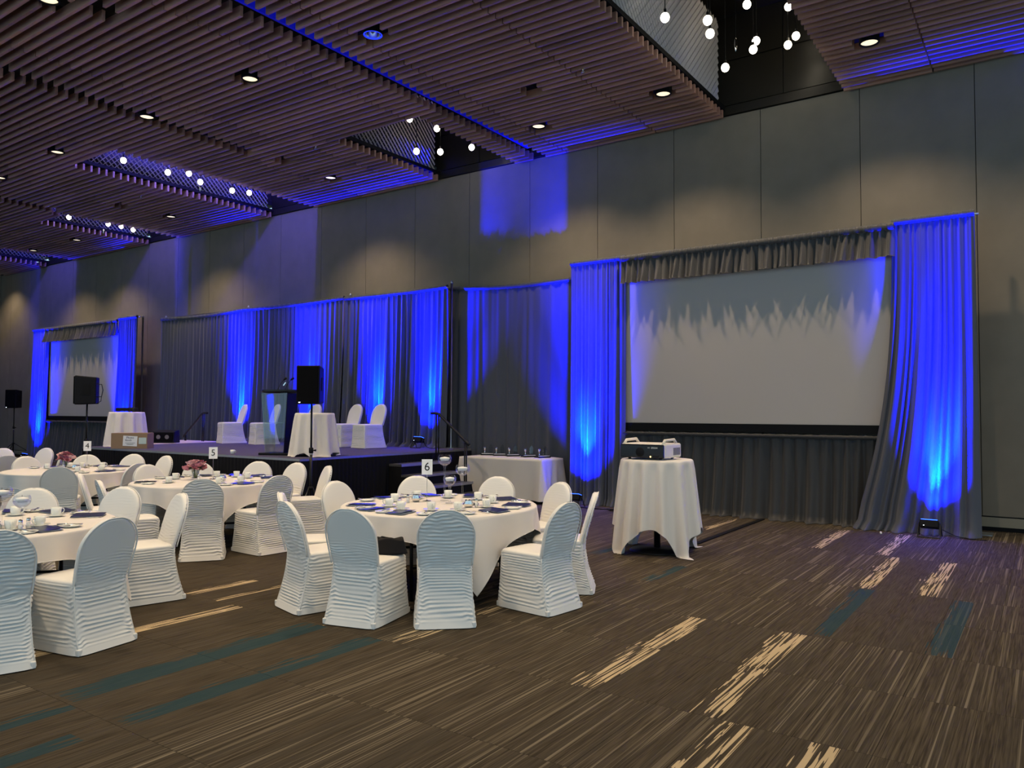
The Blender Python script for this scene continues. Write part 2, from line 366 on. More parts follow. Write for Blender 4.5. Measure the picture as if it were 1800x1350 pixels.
# ------------------------------------------------------------------ ceiling
WELLS = [(-4.48, -2.55, 5.5), (-10.82, -8.78, 9.72), (-16.45, -14.80, 7.80), (-22.20, -20.70, 9.62), (-28.65, -26.75, 9.62)]
dk = MB()
xs = sorted([-33.0, 6.5] + [w[0] - 0.16 for w in WELLS] + [w[1] + 0.16 for w in WELLS])
for a, b in zip(xs[:-1], xs[1:]):
    w = next((w for w in WELLS if abs(w[0] - 0.16 - a) < 1e-6), None)
    y1 = (w[2] - 0.1) if w else 13.0
    dk.box(((a + b) / 2, (y1 - 5) / 2, DECK + 0.05), (b - a, y1 + 5, 0.1))
ceiling = struct(dk.build('ceiling', M['deck']))
WT = 8.5
for wi, (x0, x1, yf) in enumerate(WELLS):
    ym = (yf + 12.9) / 2; yl = 12.9 - yf
    MB().box((x0 - 0.20, ym, (DECK + WT) / 2), (0.05, yl, WT - DECK)).build('well_side', M['well_black'], ceiling)
    MB().box((x1 + 0.19, ym, (DECK + WT) / 2), (0.05, yl, WT - DECK)).build('well_side', M['well_black'], ceiling)
    MB().box(((x0 + x1) / 2, yf - 0.1, (DECK + WT) / 2), (x1 - x0 + 0.4, 0.05, WT - DECK)).build('well_front', M['well_black'], ceiling)
    MB().box(((x0 + x1) / 2, ym, WT), (x1 - x0 + 0.5, yl, 0.05)).build('well_lid', M['well_black'], ceiling)
    MB().box(((x0 + x1) / 2, 12.97, (6.7 + WT) / 2), (x1 - x0 + 0.5, 0.05, WT - 6.7)).build('well_back', M['well_black'], ceiling)
    nb = 2; bw = (x1 - x0 + 0.34) / nb
    for q in range(nb):
        for r_ in range(2):
            MB().box((x0 - 0.17 + bw * (q + .5), WALL_Y + 0.06, 7.30 + 0.78 * r_), (bw - 0.012, 0.05, 0.76)).build('well_board', M['well_black'], ceiling)
    MB().box((x0 - 0.06, ym, 6.84), (0.14, yl, 0.07)).build('well_ledge', M['black'], ceiling)
    # expanded metal screen on the left face of the well
    mb = MB(); P, H = 0.125, 0.062; xm = x0 - 0.10; za, zb = 6.90, 8.45; n_y = int((12.78 - yf) / P); n_z = int((zb - za) / H)
    for r_ in range(n_z):
        z0 = za + r_ * H
        for c_ in range(n_y):
            for hf in (0, 1):
                ya = yf + (c_ + hf * .5) * P; yb = ya + P * .5; up = (hf == (r_ % 2))
                zl, zr = (z0, z0 + H) if up else (z0 + H, z0)
                k = len(mb.v); t = 0.0105
                mb.v += [(xm - 0.014, ya, zl - t), (xm - 0.014, yb, zr - t), (xm + 0.014, yb, zr + t), (xm + 0.014, ya, zl + t)]
                mb.f.append((k, k + 1, k + 2, k + 3))
    o = mb.build('mesh_screen', M['meshmetal'], ceiling); o['kind'] = 'stuff'

LIGHTS = [(-1.925, 11.24), (-4.926, 11.24), (-7.306, 11.30), (-12.64, 11.30), (-18.62, 11.26), (-23.5, 11.26), (-26.2, 11.24), (-31.2, 11.9),
          (-7.33, 7.26), (-9.86, 7.20), (-12.61, 7.15), (-15.79, 7.16), (-18.58, 7.26), (-9.99, 4.38)]
CUTS = [(-9.735, 4.98), (-6.571, 9.93), (-12.547, 9.90), (-18.594, 9.94)]
def bay_spans(b, y):
    if b == 1: return [(-2.55, -1.33), (-1.31, 1.6)] if y > 7.4 else []
    if b == 2: return [(-8.04, -7.58), (-7.56, -5.72), (-5.70, -4.48)] if y > 4.6 else []
    if b == 3:
        if y < 9.4: return [(-12.56, -11.72), (-11.70, -9.02), (-9.00, -8.34)]
        if y < 9.72: return [(-14.78, -12.92), (-12.90, -11.0), (-10.98, -9.02), (-9.0, -8.34)]
        return [(-14.78, -13.12), (-13.10, -11.52), (-11.50, -10.82), (-8.78, -8.34)]
    if b == 4:
        if y < 7.80: return [(-20.30, -17.62), (-17.60, -14.82), (-14.80, -12.85)]
        if y < 9.4: return [(-20.30, -18.42), (-18.40, -16.45), (-14.80, -12.85)]
        return [(-20.68, -18.82), (-18.80, -16.45)]
    if b == 5:
        if y < 9.4: return [(-26.9, -23.82), (-23.8, -20.62)]
        if y < 9.62: return [(-26.9, -23.82), (-23.8, -20.9)]
        return [(-26.72, -24.42), (-24.4, -22.20)]
    if b == 6:
        return [(-31.9, -27.2)] if y < 9.6 else [(-31.9, -28.65)]
BAYS = {1: ('slatted wooden ceiling bay in the top right corner', (-0.5, 10.1)), 2: ('slatted wooden ceiling bay left of the large pendant well', (-6.26, 8.6)),
        3: ('slatted wooden ceiling bay around the well above the stage steps', (-11.0, 8.0)), 4: ('slatted wooden ceiling bay around the long violet lit well', (-16.6, 8.0)),
        5: ('slatted wooden ceiling bay around the small far well', (-23.8, 8.0)), 6: ('farthest slatted wooden ceiling bay at the left edge', (-30, 8.0))}
slat_me = MB().box((0, 0, 0), (1, 0.042, 0.135)).mesh('slat', M['slat'])
bay_obj = {}
for b, (lab, org) in BAYS.items():
    t = thing('slat_ceiling_bay', lab, 'ceiling bay', (org[0], org[1], ZC), group='slatted ceiling bays'); bay_obj[b] = t
    rails = MB()
    ys = []
    for q in range(62):
        y = 12.70 - 0.157 * q
        if y < 3.3: break
        spans = bay_spans(b, y)
        segs = []
        for (a, c) in spans:
            parts = [(a, c)]
            for (lx, ly) in LIGHTS + CUTS:
                hw = 0.20 if (lx, ly) in LIGHTS else 0.16
                if abs(ly - y) < 0.158:
                    nw = []
                    for (u, v) in parts:
                        if lx + hw <= u or lx - hw >= v: nw.append((u, v)); continue
                        if lx - hw - u > 0.05: nw.append((u, lx - hw))
                        if v - (lx + hw) > 0.05: nw.append((lx + hw, v))
                    parts = nw
            segs += parts
        for (a, c) in segs:
            inst('slat', slat_me, t, ((a + c) / 2 - org[0], y - org[1], 0.0675), scale=(c - a, 1, 1))
        if spans: ys.append(y); last = spans
    # carrier rails that the slats hang from
    y_lo, y_hi = min(ys), max(ys)
    allx = sorted({(round((a + c) / 2, 2)) for yy in ys for (a, c) in bay_spans(b, yy)})
    done = []
    for xx in allx:
        yy = [y for y in ys if any(a < xx < c for (a, c) in bay_spans(b, y))]
        if not yy or any(abs(xx - d) < 0.5 for d in done): continue
        runs = []; 
        for y in sorted(yy):
            if runs and y - runs[-1][1] < 0.2: runs[-1][1] = y
            else: runs.append([y, y])
        for (ya, yb) in runs:
            if yb - ya > 0.3:
                MB().box((xx - org[0], (ya + yb) / 2 - org[1], 0.16), (0.04, yb - ya + 0.04, 0.05)).build('carrier_rail', M['black'], t); done.append(xx)
                MB().box((xx - org[0], ya + 0.1 - org[1], 0.27), (0.03, 0.03, 0.20)).build('hanger', M['black'], t)

# recessed downlights
def downlight(x, y, label, lit=True, vis=True):
    t = thing('downlight', label, 'light', (x, y, ZC + 0.02), group='recessed ceiling downlights')
    MB().lathe([(0.128, -0.012), (0.128, 0.34)], 28).build('housing', M['black'], t, True)
    MB().lathe([(0.128, -0.012), (0.112, -0.016), (0.108, 0.005), (0.098, 0.05)], 28).build('trim_ring', M['black' if lit else 'ring_blue_glow'], t, True)
    if lit:
        MB().lathe([(0.0005, 0.006), (0.109, 0.006)], 28).build('lens', M['lamp_disc'], t)
        spot('lamp', (0, 0, -0.03), (0, 0, -5), DOWN_W * (0.45 if x < -31 else 0.82 if y > 10.5 else 1.0), WARM, 116, 0.75, 0.06, t)
    else:
        MB().lathe([(0.108, 0.004), (0.085, 0.10), (0.03, 0.14), (0.0005, 0.14)], 28).build('reflector', M['lamp_off'], t, True)
names = ['right of the pendant well above the large screen', 'just left of the large pendant well', 'above the blue wall patch', 'between the two middle wells', 'between the violet well and small far well',
         'by the small far well', 'farthest but one along the wall', 'over the wood panelled left corner', 'not lit with a blue ring', 'in the middle bay near the top', 'at the end of the dark slat gap', 'above the violet well', 'at the left picture edge', 'cut by the top picture edge']
for (x, y), nm in zip(LIGHTS, names):
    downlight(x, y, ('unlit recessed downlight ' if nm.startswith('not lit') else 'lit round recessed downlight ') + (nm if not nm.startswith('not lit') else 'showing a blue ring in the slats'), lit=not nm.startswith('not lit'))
for x, y, nm in [(-4.9, 7.2, 'high above the gap between candle table 6 and the projector'), (-1.9, 7.2, 'high above the carpet right of the projector'), (-4.9, 3.2, 'high above the empty carpet before candle table 6'), (-7.3, 4.38, 'high above the left front chairs'), (-12.6, 4.38, 'high above the near edge of the far rose table'),
                 (-15.8, 4.38, 'high above the far left table'), (-1.9, 3.2, 'high above the open carpet at the right'), (1.2, 7.2, 'high beyond the right picture edge'), (1.2, 11.24, 'beyond the right screen drape near the wall'), (-7.3, 0.6, 'high above the lower left carpet'), (-3.4, -0.6, 'almost overhead of the camera')]:
    downlight(x, y, 'warm recessed downlight ' + nm)
for i, (x, y, nm) in enumerate([(-5.52, 9.73, 'in the bay left of the large pendant well'), (-11.34, 9.76, 'near the lit mesh well'), (-17.36, 9.74, 'left of the violet well')]):
    t = thing('sprinkler_head', 'small sprinkler head ' + nm, 'sprinkler', (x, y, ZC - 0.02), group='ceiling sprinklers')
    MB().lathe([(0.03, 0.05), (0.035, 0.02), (0.012, 0.012), (0.012, -0.02), (0.03, -0.022), (0.03, -0.028), (0.001, -0.028)], 14).build('deflector', M['chrome'], t, True)
    MB().tube([(0, 0, 0.05), (0, 0, 0.40)], 0.012, 8).build('pipe', M['black'], t)

# pendants in the wells
def bulb_proto():
    t = thing('pendant_bulb', '', 'light')
    MB().sphere((0, 0, 0), 0.058, 18, 12, 1.1).build('globe', M['bulb'], t, True)
    MB().lathe([(0.001, 0.115), (0.018, 0.11), (0.02, 0.055), (0.028, 0.05)], 12).build('socket', M['blackmetal'], t, True)
    MB().tube([(0, 0, 0.11), (0, 0, 1.0)], 0.006, 6).build('cord', M['black'], t)
    return t
PEND = {0: ('large well at the top right', [(-3.995, 9.18, 6.75), (-3.567, 9.56, 6.75), (-3.669, 9.92, 6.75), (-3.854, 11.04, 6.75), (-3.518, 11.02, 7.59), (-3.513, 11.42, 7.21), (-3.516, 11.29, 7.03), (-3.191, 12.0, 7.89), (-3.12, 12.14, 7.47), (-3.212, 12.03, 7.31)]),
        1: ('well above the stage steps', [(-9.827, 10.714, 7.17), (-9.796, 11.469, 7.21), (-10.111, 11.228, 6.75), (-9.783, 11.563, 6.77), (-9.396, 12.069, 6.93)]),
        2: ('long violet well', [(-15.792, 8.467, 6.87), (-15.599, 9.341, 6.81), (-15.649, 9.87, 6.93), (-15.654, 10.157, 6.81), (-15.643, 10.978, 6.81), (-15.652, 11.454, 6.87)]),
        3: ('small far well', [(-21.7, 10.175, 6.87), (-21.415, 11.089, 6.83), (-21.456, 11.48, 6.85), (-21.41, 11.802, 6.81)])}
ORD = ['first', 'second', 'third', 'fourth', 'fifth', 'sixth', 'seventh', 'eighth', 'ninth', 'tenth', 'eleventh']
bp = None
for w, (wn_, pts) in PEND.items():
    for q, p in enumerate(sorted(pts, key=lambda p: project(p)[0])):
        lab = 'lit globe pendant bulb, %s from the left in the %s' % (ORD[q], wn_)
        if bp is None: bp = bulb_proto(); bp.location = p; bp['label'] = lab; bp['group'] = 'pendant bulbs in the ceiling wells'; c = bp
        else: c = copy_tree(bp, None, p, 0, lab)
        for ch in c.children:
            if ch.name.startswith('cord'): ch.scale.z = (WT - 0.02 - p[2]) / 1.0; ch.location.z = 0.11 * (1 - ch.scale.z)
for q, (p, nm) in enumerate([((-3.521, 10.518, 6.80), 'in the large well among the bulbs'), ((-15.66, 10.16, 6.70), 'in the long violet well'), ((-21.79, 11.158, 6.72), 'in the small far well')]):
    t = thing('cord_weight', 'slim chrome spindle weight hanging ' + nm, 'pendant', p, group='spindle weights in the wells')
    MB().lathe([(0.001, -0.10), (0.014, -0.06), (0.022, 0.0), (0.014, 0.06), (0.003, 0.10)], 12).build('spindle', M['chrome'], t, True)
    MB().tube([(0, 0, 0.09), (0, 0, WT - 0.02 - p[2])], 0.005, 6).build('cord', M['black'], t)
# concealed violet cove strips, and a painted blue glow in the slat gap
def cove(x, y0, y1, z, m, lab, wx=0.05, hz=0.04):
    o = MB().box((0, 0, 0), (wx, y1 - y0, hz)).build('cove_light', M[m], None, loc=(x, (y0 + y1) / 2, z)); tag(o, lab, 'light', 'coloured cove strips above the slats')
M['gap_glow'] = emit('painted_blue_gap_glow', (0.01, 0.015, 1.0), 0.16)
cove(-8.33, 4.6, 12.5, ZC + 0.24, 'gap_glow', 'added blue glow standing for the lit surface between slat bays', 0.04, 0.15)  # added glowing strip, stands in for the blue-lit surface above the slats
cove(-14.72, 7.9, 12.6, 8.2, 'cove_violet', 'violet light strip inside the long well', 0.05)
cove(-20.62, 9.8, 12.6, 8.2, 'cove_violet', 'violet light strip inside the small far well', 0.05)
cove(-26.7, 9.8, 12.6, 8.2, 'cove_violet', 'violet light strip inside the farthest well', 0.05)
#--DRAPES--
# ------------------------------------------------------------------ pipe and drape
def drape(name, label, x0, x1, y, z0, z1, folds, amp, seed, m='drape', xb=None, flare=0.10, sag=0.0, group=None, z1b=None, puddle=0.10, cat='drape', lean=0.0, head=0.07):
    r = random.Random(seed); a, b, c, d = [r.uniform(0, 6.28) for _ in range(4)]
    xb = xb or (x0, x1); z1b = z1 if z1b is None else z1b
    cx = (x0 + x1) / 2; t = thing(name, label, cat, (cx, y, z0), group=group)
    nu = int(folds * 9); nv = 34
    drift = [(r.uniform(0.02, 0.98), r.uniform(-1, 1), r.uniform(0.02, 0.06)) for _ in range(7)]
    def fold(u, v):
        s = sum(k * math.exp(-((u - p) / w) ** 2) for p, k, w in drift)
        uu = u + 0.012 * s * (1 - v)
        f1 = math.sin(2 * PI * folds * uu + 1.3 * math.sin(2 * PI * 2.3 * uu + a) + 0.8 * math.sin(2 * PI * 5.1 * uu + b))
        f2 = math.sin(2 * PI * folds * 0.37 * uu + c + 0.5 * (1 - v)); f3 = math.sin(2 * PI * folds * 2.0 * uu + d)
        lo = 0.55 * f1 + 0.55 * f2; hi = 0.6 * f1 + 0.3 * f3
        k = v ** 2.5
        return (1 - k) * lo + k * hi
    def fn(u, vv):
        v = vv ** 0.85; H = (z1 + (z1b - z1) * u) - sag * math.sin(PI * u) - z0
        wv = (1 - v) ** 2.6; x = (x0 + (x1 - x0) * u) * (1 - wv) + (xb[0] + (xb[1] - xb[0]) * u) * wv
        x = x + lean * (1 - v)
        A = amp * (0.40 + 0.60 * (1 - v)); fl = fold(u, v)
        yy = -A * fl - flare * (1 - v) ** 2.2
        z = v * (H - head)
        if v < 0.05: yy -= puddle * (1 - v / 0.05) * (0.5 + 0.5 * fl); z = max(0.006, z * 0.6)
        return (x - cx, yy, z)
    MB().grid(fn, nu, nv).build('curtain', M[m], t, True)
    def hd(u, vv):
        H = (z1 + (z1b - z1) * u) - sag * math.sin(PI * u) - z0
        f = math.sin(2 * PI * folds * 2.6 * u + a) * 0.008 + math.sin(2 * PI * folds * 0.9 * u + b) * 0.006
        an = 2 * PI * vv; return (x0 + (x1 - x0) * u - cx, -0.01 + math.cos(an) * (0.034 + f), H - head * 0.5 + math.sin(an) * (head * 0.5 + 0.008 + f * 0.5))
    MB().grid(hd, int(folds * 7), 10).build('pole_pocket', M[m], t, True)
    return t
def pole(label, x, y, z0, z1):
    t = thing('drape_pole', label, 'pole', (x, y, z0), group='upright poles of the drape line')
    MB().lathe([(0.024, 0.01), (0.024, z1 - z0 - 0.02), (0.030, z1 - z0 - 0.02), (0.030, z1 - z0 + 0.02), (0.012, z1 - z0 + 0.05), (0.001, z1 - z0 + 0.05)], 12).build('tube', M['steel'], t, True)
    MB().box((0, 0, 0.006), (0.34, 0.30, 0.012)).build('base_plate', M['steel'], t)
def crossbar(label, pts):
    o = thing('drape_crossbar', label, 'bar', pts[0], group='drape crossbars')
    MB().tube([tuple(Vector(p) - Vector(pts[0])) for p in pts], 0.018, 8).build('rod', M['steel'], o, True)

def screen_unit(xa, xb_, y, right, seed):
    nm = 'large right screen' if right else 'far left screen'
    W_ = 4.22; xl = xa + 1.06; xr = xb_ - 1.0
    g = 'dressing of the ' + nm
    drape('side_drape', 'full height grey drape lit blue, left side of the %s' % nm, xa, xl + 0.05, y, FZ, 4.40, 11, 0.055, seed, xb=(xa + 0.02, xl + 0.05), group=g)
    drape('side_drape', 'full height grey drape lit blue, right side of the %s' % nm, xr - 0.03, xb_, y - 0.04, FZ, 4.42, 11, 0.065, seed + 1, xb=(xr - 0.55 if right else xr - 0.1, xb_ + 0.04), flare=0.30 if right else 0.12, group=g)
    # valance
    drape('valance', 'short gathered charcoal valance across the top of the %s' % nm, xl, xr + 0.02, y - 0.10, 3.88, 4.37, 40, 0.075, seed + 2, m='drape2', flare=0.06, puddle=0.0, head=0.09, group=g, cat='valance')
    drape('screen_skirt', 'low charcoal pleated skirt beneath the %s' % nm, xl + 0.0, xr + 0.02, y + 0.0, FZ, 1.31, 24, 0.075, seed + 3, m='drape3', flare=0.14, puddle=0.12, head=0.05, group=g, cat='skirt')
    t = thing('projection_screen', 'wide pale projection screen with black frame, the %s' % nm, 'screen', ((xl + xr) / 2, y + 0.06, 1.33), group='projection screens')
    hw = (xr - xl) / 2 + 0.06
    MB().box((0, 0, 1.40), (hw * 2 - 0.12, 0.012, 2.52)).build('screen_fabric', M['screen'], t)
    MB().box((0, -0.015, 0.075), (hw * 2, 0.05, 0.125)).build('bottom_bar', M['black'], t)
    MB().box((0, -0.015, 2.70), (hw * 2, 0.05, 0.10)).build('top_bar', M['black'], t)
    for s in (-1, 1): MB().box((s * (hw - 0.03), -0.012, 1.40), (0.06, 0.05, 2.54)).build('side_bar', M['black'], t)
    for s in (-1, 1): MB().box((s * (hw - 0.5), 0.03, -0.66), (0.05, 0.05, 1.32)).build('leg', M['blackmetal'], t)
    crossbar('steel crossbar carrying the drapes of the %s' % nm, [(xa - 0.03, y, 4.37), (xb_ + 0.05, y, 4.38)])
    pole('upright pole left of the %s' % nm, xa - 0.01, y + 0.14, FZ, 4.38); pole('upright pole right of the %s' % nm, xb_ - 0.03, y + 0.14, FZ, 4.38)
screen_unit(-7.18, -0.80, 12.22, True, 11)
screen_unit(-28.3, -21.75, 12.22, False, 41)

BD = 'grey backdrop drapes behind the stage'
drape('backdrop_drape', 'plain grey backdrop drape at the left end, beside the far screen', -20.75, -17.02, 12.32, FZ, 4.29, 24, 0.075, 61, group=BD, sag=0.05)
drape('backdrop_drape', 'grey backdrop drape behind the lectern, second from the left', -17.0, -13.26, 12.32, STAGE_Z, 4.29, 22, 0.075, 62, group=BD, sag=0.03)
drape('backdrop_drape', 'bright blue lit backdrop drape behind the right stage chairs', -13.24, -10.20, 12.32, STAGE_Z, 4.27, 21, 0.080, 63, group=BD, sag=0.02, puddle=0.2)
drape('backdrop_drape', 'dark grey backdrop drape behind the table of awards', -10.40, -7.40, 12.62, FZ, 4.29, 12, 0.050, 64, group=BD, z1b=4.20, sag=0.05, flare=0.05, lean=0.0)
for i, (x, z0, nm) in enumerate([(-20.80, FZ, 'at the free left end of the backdrop'), (-17.01, STAGE_Z, 'left of the blue lit backdrop middle'), (-13.25, STAGE_Z, 'behind the speaker at centre stage'), (-10.19, STAGE_Z, 'at the right end of the stage')]):
    pole('upright steel drape pole ' + nm, x, 12.44 if x > -11 else 12.49, z0, 4.33)
crossbar('long steel crossbar above the stage backdrop', [(-20.8, 12.33, 4.26), (-17.0, 12.33, 4.26), (-13.25, 12.33, 4.25), (-10.2, 12.33, 4.22)])

# ------------------------------------------------------------------ stage
SX0, SX1, SY0, SY1 = -16.42, -9.69, 8.10, 12.46
st = thing('stage_platform', 'low carpeted stage platform with black pleated skirt', 'stage', ((SX0 + SX1) / 2, (SY0 + SY1) / 2, 0))
ox, oy = (SX0 + SX1) / 2, (SY0 + SY1) / 2
nx, ny = 3, 2; dw, dd = (SX1 - SX0) / nx, (SY1 - SY0) / ny
for i in range(nx):
    for j in range(ny):
        MB().box((SX0 + dw * (i + .5) - ox, SY0 + dd * (j + .5) - oy, STAGE_Z - 0.04), (dw - 0.006, dd - 0.006, 0.08)).build('deck_panel', M['stagecarpet'], st)
        for lx in (-.42, .42): MB().tube([(SX0 + dw * (i + .5 + lx) - ox, SY0 + dd * (j + .5) - oy, 0.01), (SX0 + dw * (i + .5 + lx) - ox, SY0 + dd * (j + .5) - oy, STAGE_Z - 0.08)], 0.025, 8).build('leg', M['steel'], st)
MB().box((0, SY0 - oy - 0.006, STAGE_Z - 0.02), (SX1 - SX0, 0.012, 0.035)).build('front_edge', M['edge'], st)
MB().box((SX1 - ox + 0.006, 0, STAGE_Z - 0.02), (0.012, SY1 - SY0, 0.035)).build('side_edge', M['edge'], st)
def skirt(p0, p1, seed, parent, z1):
    p0, p1 = Vector(p0), Vector(p1); L = (p1 - p0).length; d = (p1 - p0) / L; nrm = Vector((d.y, -d.x))
    nf = int(L * 11); r = random.Random(seed); a = r.uniform(0, 6)
    def fn(u, v):
        o = 0.022 + 0.016 * math.sin(2 * PI * nf * u + 1.2 * math.sin(2 * PI * 3 * u + a)) * (1 - 0.5 * v)
        q = p0 + d * (L * u) + nrm * o; return (q.x, q.y, 0.008 + v * (z1 - 0.008))
    MB().grid(fn, nf * 7, 3).build('skirt', M['blackcloth'], parent, True)
skirt((SX0 - ox, SY0 - oy), (SX1 - ox, SY0 - oy), 3, st, STAGE_Z - 0.04)
skirt((SX1 - ox, SY0 - oy), (SX1 - ox, SY1 - oy), 4, st, STAGE_Z - 0.04)
skirt((SX0 - ox, SY1 - oy), (SX0 - ox, SY0 - oy), 5, st, STAGE_Z - 0.04)
def steps(label, x_edge, sgn, y0, y1, rail_label):
    t = thing('stage_steps', label, 'steps', (x_edge, (y0 + y1) / 2, 0), group='stage steps')
    wy = y1 - y0
    for k in range(4):
        z = 0.72 - 0.18 * k; x = sgn * (0.05 + 0.15 + 0.29 * k)
        MB().box((x, 0, z - 0.02), (0.30, wy, 0.04)).build('tread', M['tread'], t)
        MB().box((x + sgn * 0.148, 0, z - 0.018), (0.012, wy, 0.045)).build('nosing', M['edge'], t)
        MB().box((x + sgn * 0.125, 0, z - 0.11), (0.01, wy - 0.02, 0.14)).build('riser', M['black'], t)
    for s in (-1, 1):
        mb = MB(); k = 0
        pts = [(0.05, 0.02), (1.20, 0.02), (1.20, 0.14)]
        for q in range(3, -1, -1):
            pts += [(0.05 + 0.29 * (q + 1) - 0.02, 0.72 - 0.18 * q - 0.04)]
            if q > 0: pts += [(0.05 + 0.29 * q + 0.27 - 0.25, 0.72 - 0.18 * q - 0.04)]
        pts += [(0.05, 0.68)]
        n_ = len(pts)
        for dy in (-0.012, 0.012):
            for (px, pz) in pts: mb.v.append((sgn * px, s * (wy / 2 - 0.02) + dy, pz))
        mb.f.append(tuple(range(n_))); mb.f.append(tuple(range(2 * n_ - 1, n_ - 1, -1)))
        for q in range(n_): mb.f.append((q, (q + 1) % n_, n_ + (q + 1) % n_, n_ + q))
        mb.build('stringer', M['black'], t)
    return t
steps('black portable steps with four treads at the right end of the stage', SX1, 1, 10.05, 11.35, '')
def rail(label, x_top, y, sgn, z_top, dx, dz):
    t = thing('handrail', label, 'handrail', (x_top, y, 0.0), group='stage handrails')
    MB().tube([(-sgn * 0.16, 0, z_top - 0.005), (-sgn * 0.04, 0, z_top), (sgn * 0.03, 0, z_top - 0.012), (sgn * dx, 0, z_top - dz), (sgn * (dx + 0.03), 0, z_top - dz - 0.03)], 0.026, 10).build('rail', M['blackmetal'], t, True)
    for q in (-0.03, 0.03):
        MB().tube([(q, 0, 0.74 if sgn > 0 else 0.92), (q, 0, z_top - 0.01)], 0.014, 8).build('post', M['blackmetal'], t, True)
        MB().tube([(sgn * (dx - 0.06) + q * .7, 0, 0.37 if sgn > 0 else 0.92), (sgn * (dx - 0.06) + q * .7, 0, z_top - dz + 0.02)], 0.014, 8).build('post', M['blackmetal'], t, True)
rail('sloping black handrail at the right stage steps', -9.52, 11.22, 1, 1.62, 0.74, 0.56)
t = thing('side_riser', 'pale topped low riser beside the left end of the stage', 'riser', (-17.42, 10.6, 0))
MB().box((0, 0, 0.87), (1.8, 1.9, 0.06)).build('top', M['paletop'], t)
for s in (-1, 1): MB().box((0, s * 0.93, 0.42), (1.78, 0.02, 0.83)).build('skirt', M['blackcloth'], t)
for s in (-1, 1): MB().box((s * 0.88, 0, 0.42), (0.02, 1.86, 0.83)).build('skirt', M['blackcloth'], t)
rail('sloping black handrail at the left end of the stage', -16.66, 11.0, -1, 1.60, 0.78, 0.56)
t = thing('floor_monitor', 'small black wedge monitor on the pale riser', 'speaker', (-16.98, 10.25, 0.90), math.radians(34))
mb = MB(); mb.v = [(-.26, -.17, 0), (.26, -.17, 0), (.26, .17, 0), (-.26, .17, 0), (-.26, -.13, .26), (.26, -.13, .26), (.26, .12, .30), (-.26, .12, .30)]
mb.f = [(0, 3, 2, 1), (4, 5, 6, 7), (0, 1, 5, 4), (2, 3, 7, 6), (0, 4, 7, 3), (1, 2, 6, 5)]
bevel(mb.build('cabinet', M['blackplastic'], t), 0.012)
MB().box((0, -0.158, 0.135), (0.46, 0.02, 0.2), rx=-0.15).build('grille', M['grille'], t)
for q in (-.1, .1): MB().lathe([(0.05, 0), (0.045, 0.006), (0.001, 0.002)], 16).build('driver', M['projvent'], t).matrix_local = Matrix.Translation((q, -0.172, 0.14)) @ Matrix.Rotation(PI / 2, 4, 'X')

# ------------------------------------------------------------------ lectern, speakers, uplights
t = thing('lectern', 'clear acrylic lectern with black oval top at centre stage', 'lectern', (-10.88, 8.66, STAGE_Z), math.radians(20))
bevel(MB().box((0, 0, 0.02), (0.56, 0.44, 0.04)).build('base', M['black'], t), 0.01)
def panel(x0b, x1b, x0t, x1t, yb, yt, m, nm):
    mb = MB(); th = 0.012
    for dy in (0, th):
        mb.v += [(x0b, yb + dy, 0.04), (x1b, yb + dy, 0.04), (x1t, yt + dy, 1.06), (x0t, yt + dy, 1.06)]
    mb.f = [(0, 1, 2, 3), (7, 6, 5, 4), (0, 4, 5, 1), (1, 5, 6, 2), (2, 6, 7, 3), (3, 7, 4, 0)]
    mb.build(nm, M[m], t)
panel(-0.19, 0.17, -0.25, 0.25, -0.17, -0.20, 'acrylic', 'front_panel')
for s, m_ in ((-1, 'acrylic'), (1, 'black')):
    mb = MB(); a_, b_ = s * 0.18, s * 0.25
    mb.v = [(a_, -.16, .04), (a_, .14, .04), (b_, .17, 1.06), (b_, -.19, 1.06), (a_ - s * .012, -.16, .04), (a_ - s * .012, .14, .04), (b_ - s * .012, .17, 1.06), (b_ - s * .012, -.19, 1.06)]
    mb.f = [(0, 1, 2, 3), (7, 6, 5, 4), (0, 4, 5, 1), (1, 5, 6, 2), (2, 6, 7, 3), (3, 7, 4, 0)]; mb.build('side_panel', M[m_], t)
MB().box((0, 0.0, 0.55), (0.36, 0.28, 0.015)).build('shelf', M['acrylic'], t)
def oval(u, v):
    an = 2 * PI * u; r_ = [0.0, 1.0, 1.0, 0.86, 0.0][round(v * 4)]; z = [1.12, 1.115, 1.085, 1.05, 1.05][round(v * 4)]
    return (0.34 * r_ * math.cos(an), 0.25 * r_ * math.sin(an) * (1 if math.sin(an) < 0 else 0.9), z)
MB().grid(oval, 36, 4, wrap=True).build('top', M['blackmetal'], t)
for s in (-1, 1):
    pts = [(s * 0.07, 0.02, 1.115), (s * 0.07 + 0.03, 0.02, 1.18), (s * 0.07 + 0.08, 0.0, 1.24), (s * 0.07 + 0.14, -0.02, 1.285)]
    g_ = MB().tube(pts, 0.006, 7).build('gooseneck', M['blackmetal'], t, True)
    MB().tube([pts[-1], (s * 0.07 + 0.19, -0.03, 1.315)], [0.014, 0.02], 10).build('microphone', M['black'], g_, True)
lamp_b = MB().box((0.09, -0.02, 1.215), (0.02, 0.02, 0.07), ry=0.7).build('microphone_clip', M['chrome'], t)

